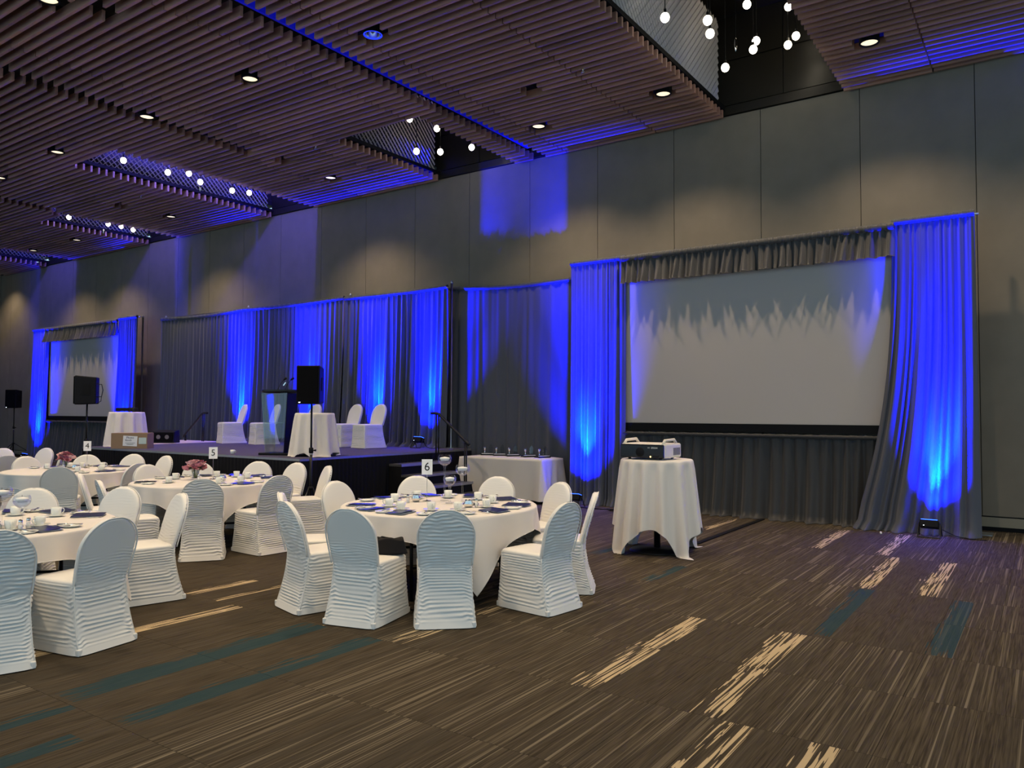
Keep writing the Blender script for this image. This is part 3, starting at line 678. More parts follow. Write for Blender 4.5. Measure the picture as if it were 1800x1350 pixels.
def speaker(label, loc, rz, w=0.36, d=0.33, h=0.58, handle=False):
    t = thing('loudspeaker', label, 'speaker', loc, rz, 'loudspeakers on stands')
    mb = MB(); k = 0.72
    mb.v = [(-w / 2, -d / 2, 0), (w / 2, -d / 2, 0), (w / 2 * k, d / 2, 0.015), (-w / 2 * k, d / 2, 0.015), (-w / 2, -d / 2, h), (w / 2, -d / 2, h), (w / 2 * k, d / 2, h - 0.03), (-w / 2 * k, d / 2, h - 0.03)]
    mb.f = [(0, 3, 2, 1), (4, 5, 6, 7), (0, 1, 5, 4), (2, 3, 7, 6), (0, 4, 7, 3), (1, 2, 6, 5)]
    bevel(mb.build('cabinet', M['blackplastic'], t), 0.018)
    bevel(MB().box((0, -d / 2 - 0.008, h / 2), (w - 0.03, 0.025, h - 0.03)).build('grille', M['grille'], t), 0.01)
    MB().box((-w * 0.32, -d / 2 - 0.023, 0.03), (0.022, 0.008, 0.012)).build('status_light', M['led_white'], t)
    for s in (-1, 1): MB().box((s * w / 2 * 0.86, 0.02, h * 0.52), (0.012, 0.12, 0.2), rz=s * 0.15).build('grip_recess', M['black'], t)
    if handle:
        MB().tube([(0.10, d / 2 - 0.02, h * 0.70), (0.11, d / 2 + 0.09, h * 0.70), (0.115, d / 2 + 0.115, h * 0.5), (0.11, d / 2 + 0.09, h * 0.27), (0.10, d / 2 - 0.02, h * 0.27)], 0.009, 8).build('handle', M['blackmetal'], t, True)
        MB().tube([(0.11, d / 2 + 0.09, h * 0.27), (0.10, d / 2 + 0.08, h * 0.12), (0.06, d / 2 + 0.0, h * 0.04)], 0.006, 6).build('cable', M['black'], t, True)
    return t
def stand(label, loc, h, rz=0.0, spread=0.52):
    t = thing('speaker_stand', label, 'stand', loc, rz, 'tripod speaker stands')
    MB().tube([(0, 0, 0.10), (0, 0, h * 0.62)], 0.021, 10).build('lower_tube', M['blackmetal'], t, True)
    MB().tube([(0, 0, h * 0.60), (0, 0, h)], 0.015, 10).build('upper_tube', M['blackmetal'], t, True)
    MB().lathe([(0.021, h * 0.58), (0.034, h * 0.585), (0.034, h * 0.625), (0.016, h * 0.63)], 12).build('collar', M['blackplastic'], t, True)
    MB().tube([(0.03, 0, h * 0.605), (0.075, 0, h * 0.605)], [0.008, 0.016], 8).build('knob', M['blackplastic'], t, True)
    MB().lathe([(0.022, h * 0.565), (0.024, h * 0.565), (0.024, h * 0.58), (0.022, h * 0.58)], 12).build('band', M['steel'], t, True)
    MB().lathe([(0.021, 0.47), (0.040, 0.475), (0.040, 0.515), (0.021, 0.52)], 12).build('hub', M['blackplastic'], t, True)
    for k in range(3):
        a = 2 * PI * k / 3; c, s = math.cos(a), math.sin(a)
        lg = MB().tube([(c * 0.03, s * 0.03, 0.50), (c * spread, s * spread, 0.025)], 0.012, 8).build('leg', M['blackmetal'], t, True)
        MB().sphere((c * spread, s * spread, 0.022), 0.02, 8, 6).build('foot', M['blackplastic'], lg)
        MB().tube([(c * 0.02, s * 0.02, 0.13), (c * spread * 0.62, s * spread * 0.62, 0.20)], 0.007, 6).build('brace', M['blackmetal'], t, True)
    return t
stand('tripod stand in front of the stage carrying the centre speaker', (-9.08, 7.80, FZ), 1.75, 0.5, 0.27)
speaker('black loudspeaker on the stand before centre stage', (-9.08, 7.80, 1.75), math.radians(28))
stand('tripod stand left of the stage carrying the speaker with a handle', (-15.05, 7.47, FZ), 1.76, 0.2, 0.45)
speaker('black loudspeaker with rear handle against the far screen', (-15.05, 7.47, 1.76), math.radians(-40), handle=True, d=0.36, h=0.55)
stand('slender far tripod stand at the left picture edge', (-29.45, 12.15, FZ), 1.72, 0.9, 0.75)
speaker('small far black loudspeaker at the left picture edge', (-29.45, 12.15, 1.72), math.radians(25), 0.42, 0.34, 0.64)

def uplight(label, x, y, z, aim_y=12.2, aim_h=1.25, power=1.0, ang=46, aim_dx=0.0):
    t = thing('uplight', label, 'light', (x, y, z), group='blue uplights at the drapes')
    hd = MB().box((0, 0.0, 0.17), (0.22, 0.13, 0.10), rx=-0.30).build('head', M['blackplastic'], t); bevel(hd, 0.01)
    MB().box((0, 0.016, 0.222), (0.19, 0.10, 0.008), rx=-0.30).build('lens', M['led_blue'], t)
    for s in (-1, 1):
        MB().tube([(s * 0.135, -0.09, 0.012), (s * 0.125, 0.0, 0.19)], 0.008, 6).build('yoke', M['blackmetal'], t)
        MB().tube([(s * 0.135, 0.10, 0.012), (s * 0.125, 0.0, 0.19)], 0.008, 6).build('yoke', M['blackmetal'], t)
    MB().tube([(-0.135, -0.09, 0.012), (0.135, -0.09, 0.012)], 0.008, 6).build('foot_bar', M['blackmetal'], t)
    MB().box((-0.06, -0.068, 0.16), (0.012, 0.006, 0.012)).build('status_light', M['led_white'], t)
    spot('core', (0, 0.03, 0.245), (aim_dx, aim_y - y, aim_h), BLUE_W * power * 0.22, BLUE_CORE, 23, 1.0, 0.05, t)
    spot('beam', (0, 0.03, 0.245), (aim_dx, aim_y - y, aim_h + 0.45), BLUE_W * power * 0.60, BLUE_C, 40, 0.9, 0.05, t)
    spot('beam_spill', (0, 0.03, 0.245), (aim_dx, aim_y - y, aim_h - 0.25), BLUE_W * power * 0.15, BLUE_C, 74, 1.0, 0.05, t)
uplight('blue uplight on the floor at the left drape of the large screen', -6.76, 11.64, FZ, 12.15, aim_dx=-0.06)
uplight('blue uplight on the floor at the right drape of the large screen', -1.34, 11.64, FZ, 12.1, aim_dx=0.12)
uplight('blue uplight on the stage behind the leftmost stage chair', -17.0 + 0.1, 11.98, STAGE_Z, 12.3, power=0.8, ang=40)
uplight('blue uplight on the stage behind the lectern', -14.30, 11.90, STAGE_Z, 12.3, power=0.8, ang=40)
uplight('blue uplight on the stage behind the right stage chair', -12.10, 11.95, STAGE_Z, 12.3, power=0.8, ang=40)
uplight('blue uplight on the stage beside the right handrail', -10.62, 11.92, STAGE_Z, 12.3, power=0.8, ang=40, aim_dx=0.1)
uplight('blue uplight on the floor at the left drape of the far screen', -27.6, 11.72, FZ, 12.15)
uplight('blue uplight on the floor at the right drape of the far screen', -22.25, 11.72, FZ, 12.15)
#--FURNITURE--
# ------------------------------------------------------------------ covered banquet chairs
def chair_proto(seed, smooth_top):
    r = random.Random(seed); ph = [r.uniform(0, 6.28) for _ in range(8)]
    def sup(an, n): 
        c, s = math.cos(an), math.sin(an); return math.copysign(abs(c) ** (2 / n), c), math.copysign(abs(s) ** (2 / n), s)
    t = thing('covered_chair', '', 'chair')
    def pleat(z, an, amp):
        amp *= 1.2
        w = z / 0.026 + 0.38 * math.sin(2 * an + ph[0]) + 0.30 * math.sin(5 * an + ph[1] + 9 * z) + 0.8 * math.sin(9.3 * z + ph[2]) + 0.12 * math.sin(13 * an + 40 * z)
        m = 0.55 + 0.45 * math.sin(37 * z + ph[3] + 2.2 * math.sin(3 * an + ph[4]) + 1.2 * math.sin(8 * an + ph[5]))
        s_ = math.sin(2 * PI * w)
        return amp * m * (abs(s_) ** 0.7 * (1 if s_ > 0 else -1))
    def sk(u, v):
        z = 0.468 * (1 - v) + 0.008 * v; k = z / 0.468; an = 2 * PI * u
        cx, cy = sup(an, 9); hw = 0.243 - 0.030 * math.sin(PI / 2 * k); yf = 0.262 - 0.02 * k; yb = -0.335 + 0.098 * math.sin(PI / 2 * k)
        corner = abs(math.sin(2 * an)) ** 6
        fade = min(1, max(0, (z - 0.045) / 0.03)) * min(1, max(0, (0.462 - z) / 0.02 + 0.3))
        d = pleat(z, an, 0.0062) * fade * (1 - 0.75 * corner)
        d -= 0.010 * math.sin(PI * min(1, k * 1.05)) * (1 - corner)      # cloth pulled inwards between the legs
        return (cx * (hw + d), (cy * (yf + d) if cy > 0 else -cy * (yb - d)), z)
    MB().grid(sk, 92, 112, wrap=True).build('skirt', M['spandex'], t, True)
    def seat(u, v):
        an = 2 * PI * u; cx, cy = sup(an, 7)
        R = [0.0, 0.55, 0.85, 0.955, 0.99, 1.0][round(v * 5)]; z = [0.492, 0.490, 0.486, 0.480, 0.472, 0.458][round(v * 5)]
        return (cx * 0.212 * R, (cy * 0.243 if cy > 0 else cy * 0.235) * R, z)
    MB().grid(seat, 48, 5, wrap=True, flip=True).build('seat', M['spandex'], t, True)
    def hwz(z):
        if z < 0.69: return 0.203 + 0.017 * math.sin(PI / 2 * max(0, (z - 0.44) / 0.25))
        return 0.220 * math.sqrt(max(0.0, 1 - ((z - 0.69) / 0.212) ** 2))
    def yc(z): return -0.212 - 0.128 * max(0.0, (z - 0.44) / 0.46) ** 1.15
    def ysk(z): return -0.335 + 0.098 * math.sin(PI / 2 * min(1, z / 0.468)) + 0.010 * math.sin(PI * min(1, z / 0.468 * 1.05))
    def back(u, v):
        z = 0.27 + 0.6315 * math.sin(PI / 2 * v)
        an = 2 * PI * u; cx, cy = sup(an, 3.2); hw = max(0.002, hwz(min(z, 0.9019))); ht = 0.029 * min(1.0, 0.25 + hw / 0.12)
        k = min(1.0, max(0.0, (z - 0.27) / 0.29)); k = k * k * (3 - 2 * k)
        ycl = (ysk(z) + 0.035) * (1 - k) + yc(z) * k; yo = (ysk(z) + 0.010) * (1 - k) + (yc(z) - ht) * k
        e = 1.0
        if smooth_top: e = min(1, max(0.0, (0.66 - z) / 0.12 + 0.35 * abs(cx)))
        fade = min(1, hw / 0.16) * (1 - 0.55 * abs(cx) ** 6)
        if cy < 0:
            d = pleat(z, -PI / 2 + cx * 0.8, 0.0062) * e * fade
            return (cx * hw, ycl + abs(cy) * (yo - ycl) - d, z)
        d = pleat(z, cx * 0.8, 0.0028) * fade * min(1, max(0.1, (0.68 - z) / 0.15))
        return (cx * hw, ycl + cy * ht + d, z)
    MB().grid(back, 68, 130, wrap=True).build('backrest', M['spandex'], t, True)
    pts = []
    for k in range(25):
        z = 0.46 + (0.8985 - 0.46) * math.sin(PI / 2 * min(1, k / 24)); pts.append((hwz(z) * 1.0, yc(z) - 0.022, z))
    pts = pts + [(-x, y, z) for (x, y, z) in pts[::-1]]
    MB().tube(pts, 0.0055, 6).build('piping', M['spandex'], t, True)
    for sx in (-1, 1):
        for y_, w_ in ((0.232, 0.226), (-0.300, 0.226)):
            bevel(MB().box((sx * (w_ - 0.012), y_, 0.026), (0.034, 0.036, 0.046)).build('foot_pocket', M['spandex'], t), 0.008)
    for sx in (-1, 1):
        pts = []
        for k in range(9):
            z = 0.03 + 0.42 * k / 8; q = math.sin(PI / 2 * z / 0.468); pts.append((sx * 0.928 * (0.243 - 0.030 * q), 0.928 * (-0.335 + 0.098 * q), z))
        MB().tube(pts, 0.0045, 5).build('seam', M['spandex'], t, True)
    return t
PROTO = [chair_proto(3, False), chair_proto(8, True), chair_proto(15, False), chair_proto(21, True)]
used = [False] * 4
CH_GROUP = 'white covered banquet chairs'
def place_chair(top_xy, face_xy, label, variant, z=FZ, group=CH_GROUP):
    P = Vector(top_xy); d = (Vector(face_xy) - P).normalized(); o = P + d * 0.345
    rz = math.atan2(d.y, d.x) - PI / 2
    if not used[variant]:
        used[variant] = True; c = PROTO[variant]; c.location = (o.x, o.y, z); c.rotation_euler.z = rz; c['label'] = label; c['group'] = group
    else: c = copy_tree(PROTO[variant], None, (o.x, o.y, z), rz, label, group)
    return c

# ------------------------------------------------------------------ round tables with square cloths
R_T = 0.915; TZ = 0.76
def round_table(name, cx, cy, corner_deg, seed, half=1.115):
    t = thing('round_table', 'round folding table under the cloth of %s' % name, 'table', (cx, cy, FZ), math.radians(corner_deg), 'round banquet tables')
    MB().lathe([(0.001, 0.748), (R_T - 0.01, 0.748), (R_T - 0.004, 0.742), (R_T - 0.004, 0.722), (R_T - 0.02, 0.715), (0.001, 0.715)], 64).build('tabletop', M['tabletop'], t)
    for sx in (-1, 1):
        for sy in (-1, 1): MB().tube([(sx * 0.52, sy * 0.42, 0.005), (sx * 0.50, sy * 0.42, 0.715)], 0.016, 8).build('leg', M['blackmetal'], t, True)
        MB().tube([(sx * 0.51, -0.42, 0.28), (sx * 0.51, 0.42, 0.28)], 0.012, 8).build('crossbar', M['blackmetal'], t, True)
        MB().tube([(sx * 0.50, 0, 0.29), (sx * 0.08, 0, 0.70)], 0.010, 8).build('brace', M['blackmetal'], t, True)
    r = random.Random(seed); a, b = r.uniform(0, 6), r.uniform(0, 6)
    def cloth(u, v):
        th = 2 * PI * u - PI / 4; L = half / max(abs(math.cos(th)), abs(math.sin(th))) - R_T
        cr = max(0.0, (L - (half - R_T)) / (half * (math.sqrt(2) - 1)))
        if v <= 0.3:
            q = v / 0.3; return (R_T * q * math.cos(th + PI / 4), R_T * q * math.sin(th + PI / 4), TZ + 0.002 * math.sin(7 * th + 9 * q))
        s = (v - 0.3) / 0.7 * L; g = s / max(L, 0.01)
        drop = s; rad = R_T + 0.012 * min(1, s / 0.02) + 0.02 * min(1.0, s / 0.3)
        f = math.sin(14 * (th) + a + 1.5 * math.sin(3 * th + b)); ff = math.sin(8 * (th + PI / 4) + PI / 2)
        rad += g * (0.018 + 0.055 * cr) * f * min(1, s / 0.1) + 0.05 * cr * g * ff
        if s < 0.02: drop = s * 0.4
        else: drop = s - 0.012
        return (rad * math.cos(th + PI / 4), rad * math.sin(th + PI / 4), TZ - drop)
    o = thing('tablecloth', 'square white cloth draped over %s' % name, 'tablecloth', (cx, cy, FZ), math.radians(corner_deg), 'white tablecloths')
    MB().grid(cloth, 208, 30, wrap=True, flip=True).build('cloth', M['linen'], o, True)
    # stitched hem following the lower edge
    pts = [Vector(cloth(i / 208, 1.0)) for i in range(208)]
    MB().tube(pts, 0.0035, 4, closed=True).build('hem', M['linen_hem'], o, True)
    return t

# ------------------------------------------------------------------ table ware prototypes
def cup_proto():
    t = thing('coffee_cup', '', 'cup')
    MB().lathe([(0.001, 0.0), (0.026, 0.0), (0.030, 0.006), (0.038, 0.03), (0.041, 0.07), (0.039, 0.07), (0.036, 0.03), (0.028, 0.01), (0.001, 0.008)], 22).build('bowl', M['china'], t, True)
    MB().tube([(0.036, 0, 0.058), (0.056, 0, 0.058), (0.063, 0, 0.042), (0.052, 0, 0.022), (0.034, 0, 0.020)], 0.005, 7).build('handle', M['china'], t, True)
    return t
def one(name, cat, mb, m, smooth=True): 
    o = mb.build(name, M[m], None, smooth); o['category'] = cat; return o
CUP = cup_proto()
SAUCER = one('saucer', 'saucer', MB().lathe([(0.001, 0.004), (0.03, 0.004), (0.034, 0.007), (0.072, 0.017), (0.073, 0.014), (0.036, 0.0), (0.001, 0.0)], 28), 'china')
PLATE = one('side_plate', 'plate', MB().lathe([(0.001, 0.004), (0.052, 0.004), (0.058, 0.009), (0.080, 0.015), (0.081, 0.012), (0.056, 0.0), (0.001, 0.0)], 30), 'china')
def menu_proto():
    t = thing('menu_folder', '', 'menu')
    MB().box((0, 0, 0.003), (0.17, 0.235, 0.003)).build('back_cover', M['navy'], t)
    MB().box((0.001, 0, 0.0065), (0.160, 0.226, 0.003)).build('pages', M['paper'], t)
    mb = MB(); mb.v = []
    mb.grid(lambda u, v: ((u - .5) * 0.17, (v - .5) * 0.235, 0.0085 + 0.010 * u * u + 0.001 * math.sin(9 * v)), 6, 4)
    mb.grid(lambda u, v: ((u - .5) * 0.17, (v - .5) * 0.235, 0.0105 + 0.010 * u * u + 0.001 * math.sin(9 * v)), 6, 4)
    mb.build('front_cover', M['navy'], t, True); return t
MENU = menu_proto()
def fork_proto():
    t = thing('fork', '', 'cutlery')
    MB().tube([(0, -0.10, 0.004), (0, -0.04, 0.006), (0, 0.03, 0.005)], [0.006, 0.004, 0.004], 6).build('handle', M['chrome'], t, True)
    for q in (-1.5, -.5, .5, 1.5): MB().tube([(q * 0.002, 0.03, 0.005), (q * 0.005, 0.045, 0.004), (q * 0.005, 0.09, 0.009)], 0.0018, 5).build('tine', M['chrome'], t)
    return t
def knife_proto():
    t = thing('knife', '', 'cutlery')
    MB().tube([(0, -0.11, 0.005), (0, -0.01, 0.005)], [0.006, 0.005], 8).build('handle', M['chrome'], t, True)
    mb = MB(); mb.v = [(-.006, -.01, .003), (.006, -.01, .003), (.008, .08, .003), (0, .11, .003), (-.006, .08, .003), (-.006, -.01, .006), (.006, -.01, .006), (.008, .08, .005), (0, .11, .005), (-.006, .08, .006)]
    mb.f = [(4, 3, 2, 1, 0), (5, 6, 7, 8, 9), (0, 1, 6, 5), (1, 2, 7, 6), (2, 3, 8, 7), (3, 4, 9, 8), (4, 0, 5, 9)]; mb.build('blade', M['chrome'], t); return t
FORK, KNIFE = fork_proto(), knife_proto()
first = set()
def put(proto, loc, rz, label, group):
    if id(proto) not in first:
        first.add(id(proto)); proto.location = loc; proto.rotation_euler.z = rz; proto['label'] = label; proto['group'] = group; return proto
    return copy_tree(proto, None, loc, rz, label, group)
TT = FZ + TZ + 0.003
def place_setting(cx, cy, ang, tname, desc, seed):
    r = random.Random(seed); a = math.radians(ang); er = Vector((math.cos(a), math.sin(a), 0)); et = Vector((-math.sin(a), math.cos(a), 0)); C = Vector((cx, cy, TT))
    j = lambda s: r.uniform(-s, s)
    w = ' at %s, seat %s' % (tname, desc)
    p = C + er * (0.50 + j(.03)) + et * (0.13 + j(.03)); put(SAUCER, p, 0, 'white saucer' + w, 'saucers on the round tables')
    put(CUP, p + Vector((0, 0, 0.005)), a + j(1.5), 'white coffee cup' + w, 'coffee cups on the round tables')
    p = C + er * (0.735 + j(.02)) + et * (-0.02 + j(.02)); put(MENU, p, a + PI / 2 + j(.5), 'navy menu folder' + w, 'menu folders on the round tables')
    p = C + er * (0.73 + j(.02)) + et * (0.215 + j(.01)); put(PLATE, p, 0, 'white side plate' + w, 'side plates on the round tables')
    q = p + Vector((0, 0, 0.0145)); put(FORK, q, a - PI / 2 + 0.5 + j(.3), 'fork on a plate' + w, 'forks on the round tables')
    p = C + er * (0.70 + j(.02)) + et * (-0.155 + j(.01)); put(KNIFE, p, a + PI / 2 + j(.25), 'knife' + w, 'knives on the round tables')

def sign(cx, cy, z, num, rz, extra):
    t = thing('table_number', 'white number %s card on a rod, %s' % (num, extra), 'sign', (cx, cy, z), rz, 'table number cards')
    MB().lathe([(0.001, 0.0), (0.042, 0.0), (0.042, 0.004), (0.006, 0.008), (0.006, 0.014), (0.001, 0.014)], 18).build('base', M['chrome'], t, True)
    MB().tube([(0, 0, 0.01), (0, 0, 0.30)], 0.003, 6).build('rod', M['chrome'], t)
    MB().box((0, -0.003, 0.335), (0.105, 0.003, 0.15)).build('card', M['paper'], t)
    inst('numeral', text_mesh(num, 0.115, M['ink']), t, (0, -0.0055, 0.335), (PI / 2, 0, 0))
def globe(cx, cy, z, h, r_, label):
    t = thing('candle_globe', label, 'candle holder', (cx, cy, z), 0, 'stemmed glass candle globes')
    stem = h - 2 * r_ * 0.86
    MB().lathe([(0.001, 0.002), (0.045, 0.002), (0.045, 0.005), (0.012, 0.012), (0.0085, 0.04), (0.0085, stem - 0.04), (0.012, stem - 0.01), (0.02, stem + 0.004)], 18).build('stem', M['glass'], t, True)
    pr = [(max(0.001, r_ * math.sin(q)), stem + r_ - r_ * math.cos(q)) for q in [PI * k / 20 for k in range(0, 15)]]
    MB().lathe(pr, 24).build('bowl', M['glass'], t, True)
    wz = [(p[0] * 0.96, p[1] + 0.002) for p in pr if p[1] < stem + r_ * 0.95]
    MB().lathe(wz + [(0.001, wz[-1][1])], 24).build('water', M['water'], t, True)
    zt = wz[-1][1]
    cn = MB().lathe([(0.001, zt - 0.012), (r_ * 0.55, zt - 0.010), (r_ * 0.72, zt + 0.012), (r_ * 0.68, zt + 0.022), (0.001, zt + 0.030)], 20).build('candle', M['wax'], t, True)
    MB().tube([(0, 0, zt + 0.028), (0, 0, zt + 0.045)], 0.0015, 4).build('wick', M['ink'], cn)
def creamer(cx, cy, z, label):
    t = thing('creamer', label, 'jug', (cx, cy, z), rnd.uniform(0, 6), 'chrome creamers')
    MB().lathe([(0.001, 0.0), (0.03, 0.0), (0.045, 0.02), (0.045, 0.04), (0.032, 0.06), (0.036, 0.068), (0.033, 0.068), (0.028, 0.058), (0.001, 0.05)], 22).build('body', M['chrome'], t, True)
    MB().tube([(0.034, 0, 0.062), (0.06, 0, 0.06), (0.062, 0, 0.035), (0.044, 0, 0.022)], 0.004, 6).build('handle', M['chrome'], t, True)
def shaker(cx, cy, z, label):
    t = thing('shaker', label, 'shaker', (cx, cy, z), 0, 'salt and pepper shakers')
    MB().lathe([(0.001, 0), (0.018, 0), (0.020, 0.01), (0.014, 0.055), (0.012, 0.06)], 14).build('jar', M['glass'], t, True)
    MB().lathe([(0.001, 0.002), (0.016, 0.002), (0.012, 0.045), (0.001, 0.045)], 12).build('contents', M['wax'], t, True)
    MB().lathe([(0.0135, 0.058), (0.015, 0.062), (0.013, 0.078), (0.001, 0.084)], 14).build('cap', M['chrome'], t, True)
def bouquet(cx, cy, z, label, seed, n, spread):
    t = thing('flower_vase', label, 'flowers', (cx, cy, z), 0, 'rose bouquets in glass vases')
    MB().lathe([(0.001, 0.004), (0.04, 0.004), (0.044, 0.01), (0.040, 0.08), (0.045, 0.13), (0.043, 0.13), (0.037, 0.08), (0.039, 0.014), (0.001, 0.012)], 20).build('vase', M['glass'], t, True)
    r = random.Random(seed)
    for k in range(n):
        a = 2.4 * k; rr = spread * math.sqrt((k + .4) / n); px, py = rr * math.cos(a), rr * math.sin(a); pz = 0.235 - 0.10 * (rr / spread) ** 2 + r.uniform(-.008, .008)
        hd = bpy.data.objects.new('rose', None); COL.objects.link(hd); hd.parent = t; hd.location = (px, py, pz); hd.empty_display_size = 0.02
        hd.rotation_euler = (-py / spread * 0.7, px / spread * 0.7, r.uniform(0, 6))
        m_ = 'rose' if r.random() < 0.55 else 'pink'
        for ring, (cnt, rad, tilt, sz) in enumerate(((3, 0.009, 0.15, 0.028), (5, 0.019, 0.45, 0.034), (6, 0.030, 0.85, 0.038))):
            for q in range(cnt):
                an = 2 * PI * q / cnt + ring
                def petal(u, v):
                    w = (u - .5) * 2; hgt = v; bx = rad * (0.35 + 0.65 * v) + sz * math.sin(tilt) * v - 0.004 * w * w
                    ww = sz * 0.62 * w * math.sin(PI * min(1, 0.25 + 0.75 * v) * 0.72 + 0.1); zz = sz * math.cos(tilt) * v + 0.003 * math.sin(3 * w)
                    c, s = math.cos(an), math.sin(an); return (bx * c - ww * s, bx * s + ww * c, zz - 0.008)
                MB().grid(petal, 4, 4).build('petal', M[m_], hd, True)
        MB().tube([(px, py, pz), (px * 0.5, py * 0.5, 0.13), (px * 0.15, py * 0.15, 0.02)], 0.0022, 5).build('stalk', M['leaf'], t)
    for k in range(7):
        a = 0.9 * k + 0.3
        def leaf(u, v):
            w = (u - .5) * 0.035 * math.sin(PI * v); L = 0.03 + 0.075 * v; c, s = math.cos(a), math.sin(a)
            return (L * c - w * s, L * s + w * c, 0.15 + 0.02 * math.sin(PI * v) - 0.02 * v)
        MB().grid(leaf, 2, 5).build('leaf', M['leaf'], t, True)
def coaster(cx, cy, z, label, rz):
    o = MB().lathe([(0.001, 0.0), (0.075, 0.0), (0.078, 0.003), (0.075, 0.006), (0.001, 0.006)], 26).build('black_coaster', M['frontblack'], None, True, loc=(cx, cy, z), rz=rz)
    tag(o, label, 'coaster', 'round black coasters')

TABLES = {
 'candle table 6': dict(c=(-4.8, 5.7), corner=-32, seats=[(-48, 1.56, 'nearest the camera', 0), (-76, 1.60, 'with the black handbag', 1), (-105, 1.56, 'second left of the nearest one', 2), (-133, 1.47, 'at the left beyond the pair', 3),
    (180, 1.45, 'far left near the stage skirt', 1), (140, 1.57, 'far side left of the candles', 1), (105, 1.56, 'far side before the awards table', 1), (68, 1.45, 'far right before the blue drape', 3), (27, 1.49, 'rightmost and seen edge on', 2), (-7, 1.55, 'right of the nearest one', 0)]),
 'rose table 5': dict(c=(-8.77, 5.9), corner=-36, seats=[(-37, 1.45, 'nearest, with its ruched back showing', 0), (-3, 1.45, 'right of its nearest one', 2), (63, 1.52, 'rightmost and lit violet', 0), (95, 1.50, 'far right facing the camera', 2), (121, 1.57, 'far side below the stage cup', 3),
    (152, 1.53, 'far side behind the roses', 1), (180, 1.45, 'at its left facing right', 3), (-118, 1.45, 'near left tinted pink', 3)]),
 'far rose table 4': dict(c=(-11.95, 5.75), corner=-30, seats=[(-32, 1.50, 'nearest, with smooth upper back', 1), (9, 1.42, 'at its right, slate in shade', 3), (91, 1.50, 'far right and lit violet', 0), (122, 1.68, 'far side before the stage skirt', 2), (147, 1.58, 'far side behind the number card', 3), (179, 1.60, 'at its left, tinted pink', 1)]),
 'the left front table': dict(c=(-6.8, 2.6), corner=-40, seats=[(10, 1.48, 'nearest with a smooth upper back', 1), (-18, 1.51, 'cut by the left picture edge', 2), (76, 1.50, 'at its right, violet side showing', 0), (113, 1.58, 'far right facing the camera', 3), (143, 1.46, 'far left facing the camera', 1)]),
 'the far left table': dict(c=(-15.75, 5.7), corner=-33, seats=[(0, 1.72, 'nearest, back turned', 1), (50, 1.62, 'seen edge on behind the roses', 2), (108, 1.70, 'far side before the blue drape', 0), (134, 1.45, 'far left at the picture edge', 2)]),
}
for ti, (tn, T) in enumerate(TABLES.items()):
    cx, cy = T['c']; round_table(tn, cx, cy, T['corner'], 5 + ti)
    for si, (ang, rr, desc, var) in enumerate(T['seats']):
        a = math.radians(ang); P = (cx + rr * math.cos(a), cy + rr * math.sin(a))
        place_chair(P, (cx, cy), 'white covered chair of %s, %s' % (tn, desc), var)
        if tn != 'the far left table' or si in (0, 1): place_setting(cx, cy, ang, tn, desc, 100 * ti + si)
place_chair((-8.36, 4.28), (-8.02, 5.26), 'white covered chair turned sideways between table 5 and the left front table', 2)
# the black handbag on a chair of table 6
a = math.radians(-74); hb = thing('handbag', 'black handbag lying on a chair seat at table 6', 'bag', (-4.8 + 1.14 * math.cos(a) + 0.06, 5.7 + 1.14 * math.sin(a) + 0.02, FZ + 0.493), 0.6)
mb = MB(); mb.grid(lambda u, v: ((0.15 - 0.035 * v) * math.cos(2 * PI * u), (0.075 - 0.05 * v) * math.sin(2 * PI * u), 0.001 + 0.12 * v + 0.012 * math.sin(6 * PI * u) * v), 28, 8, wrap=True)
mb.f.append(tuple(range(28))[::-1]); mb.f.append(tuple(range(28 * 8, 28 * 9))); mb.build('body', M['navy' if False else 'blackplastic'], hb, True)
MB().tube([(-0.09, 0, 0.115), (-0.07, 0.05, 0.125), (0.05, 0.07, 0.10), (0.09, 0, 0.115)], 0.006, 6).build('strap', M['blackplastic'], hb, True)

# centre pieces
cz = TT
for (x, y, h, r_, nm) in ((-4.95, 5.95, 0.46, 0.068, 'tallest glass candle globe on table 6, behind the number card'), (-4.70, 5.92, 0.375, 0.068, 'middle height glass candle globe on table 6'), (-4.76, 5.80, 0.275, 0.062, 'shortest glass candle globe on table 6')): globe(x, y, cz, h, r_, nm)
sign(-5.05, 5.80, cz, '6', math.radians(40), 'before the tall candle globes'); sign(-8.93, 6.05, cz, '5', math.radians(50), 'right of the round pink bouquet'); sign(-12.15, 6.05, cz, '4', math.radians(55), 'farthest left, over dark roses')
for (x, y, h, r_, nm) in ((-6.70, 2.52, 0.40, 0.075, 'tallest glass candle globe on the left front table'), (-6.52, 2.62, 0.31, 0.072, 'middle glass candle globe on the left front table'), (-6.42, 2.72, 0.245, 0.062, 'lowest glass candle globe on the left front table')): globe(x, y, cz, h, r_, nm)
bouquet(-9.02, 5.86, cz, 'round bouquet of pink roses on table 5', 4, 21, 0.115); bouquet(-12.25, 5.78, cz, 'bouquet of dark and pale roses on table 4', 9, 14, 0.10)
for (x, y, nm) in ((-4.42, 5.66, 'right of the candles on table 6'), (-5.12, 5.72, 'left of the candles on table 6'), (-8.62, 5.98, 'right of the roses on table 5'), (-12.0, 5.8, 'on the far table with dark roses'), (-6.32, 2.50, 'on the left front table')): creamer(x, y, cz, 'round chrome creamer ' + nm)
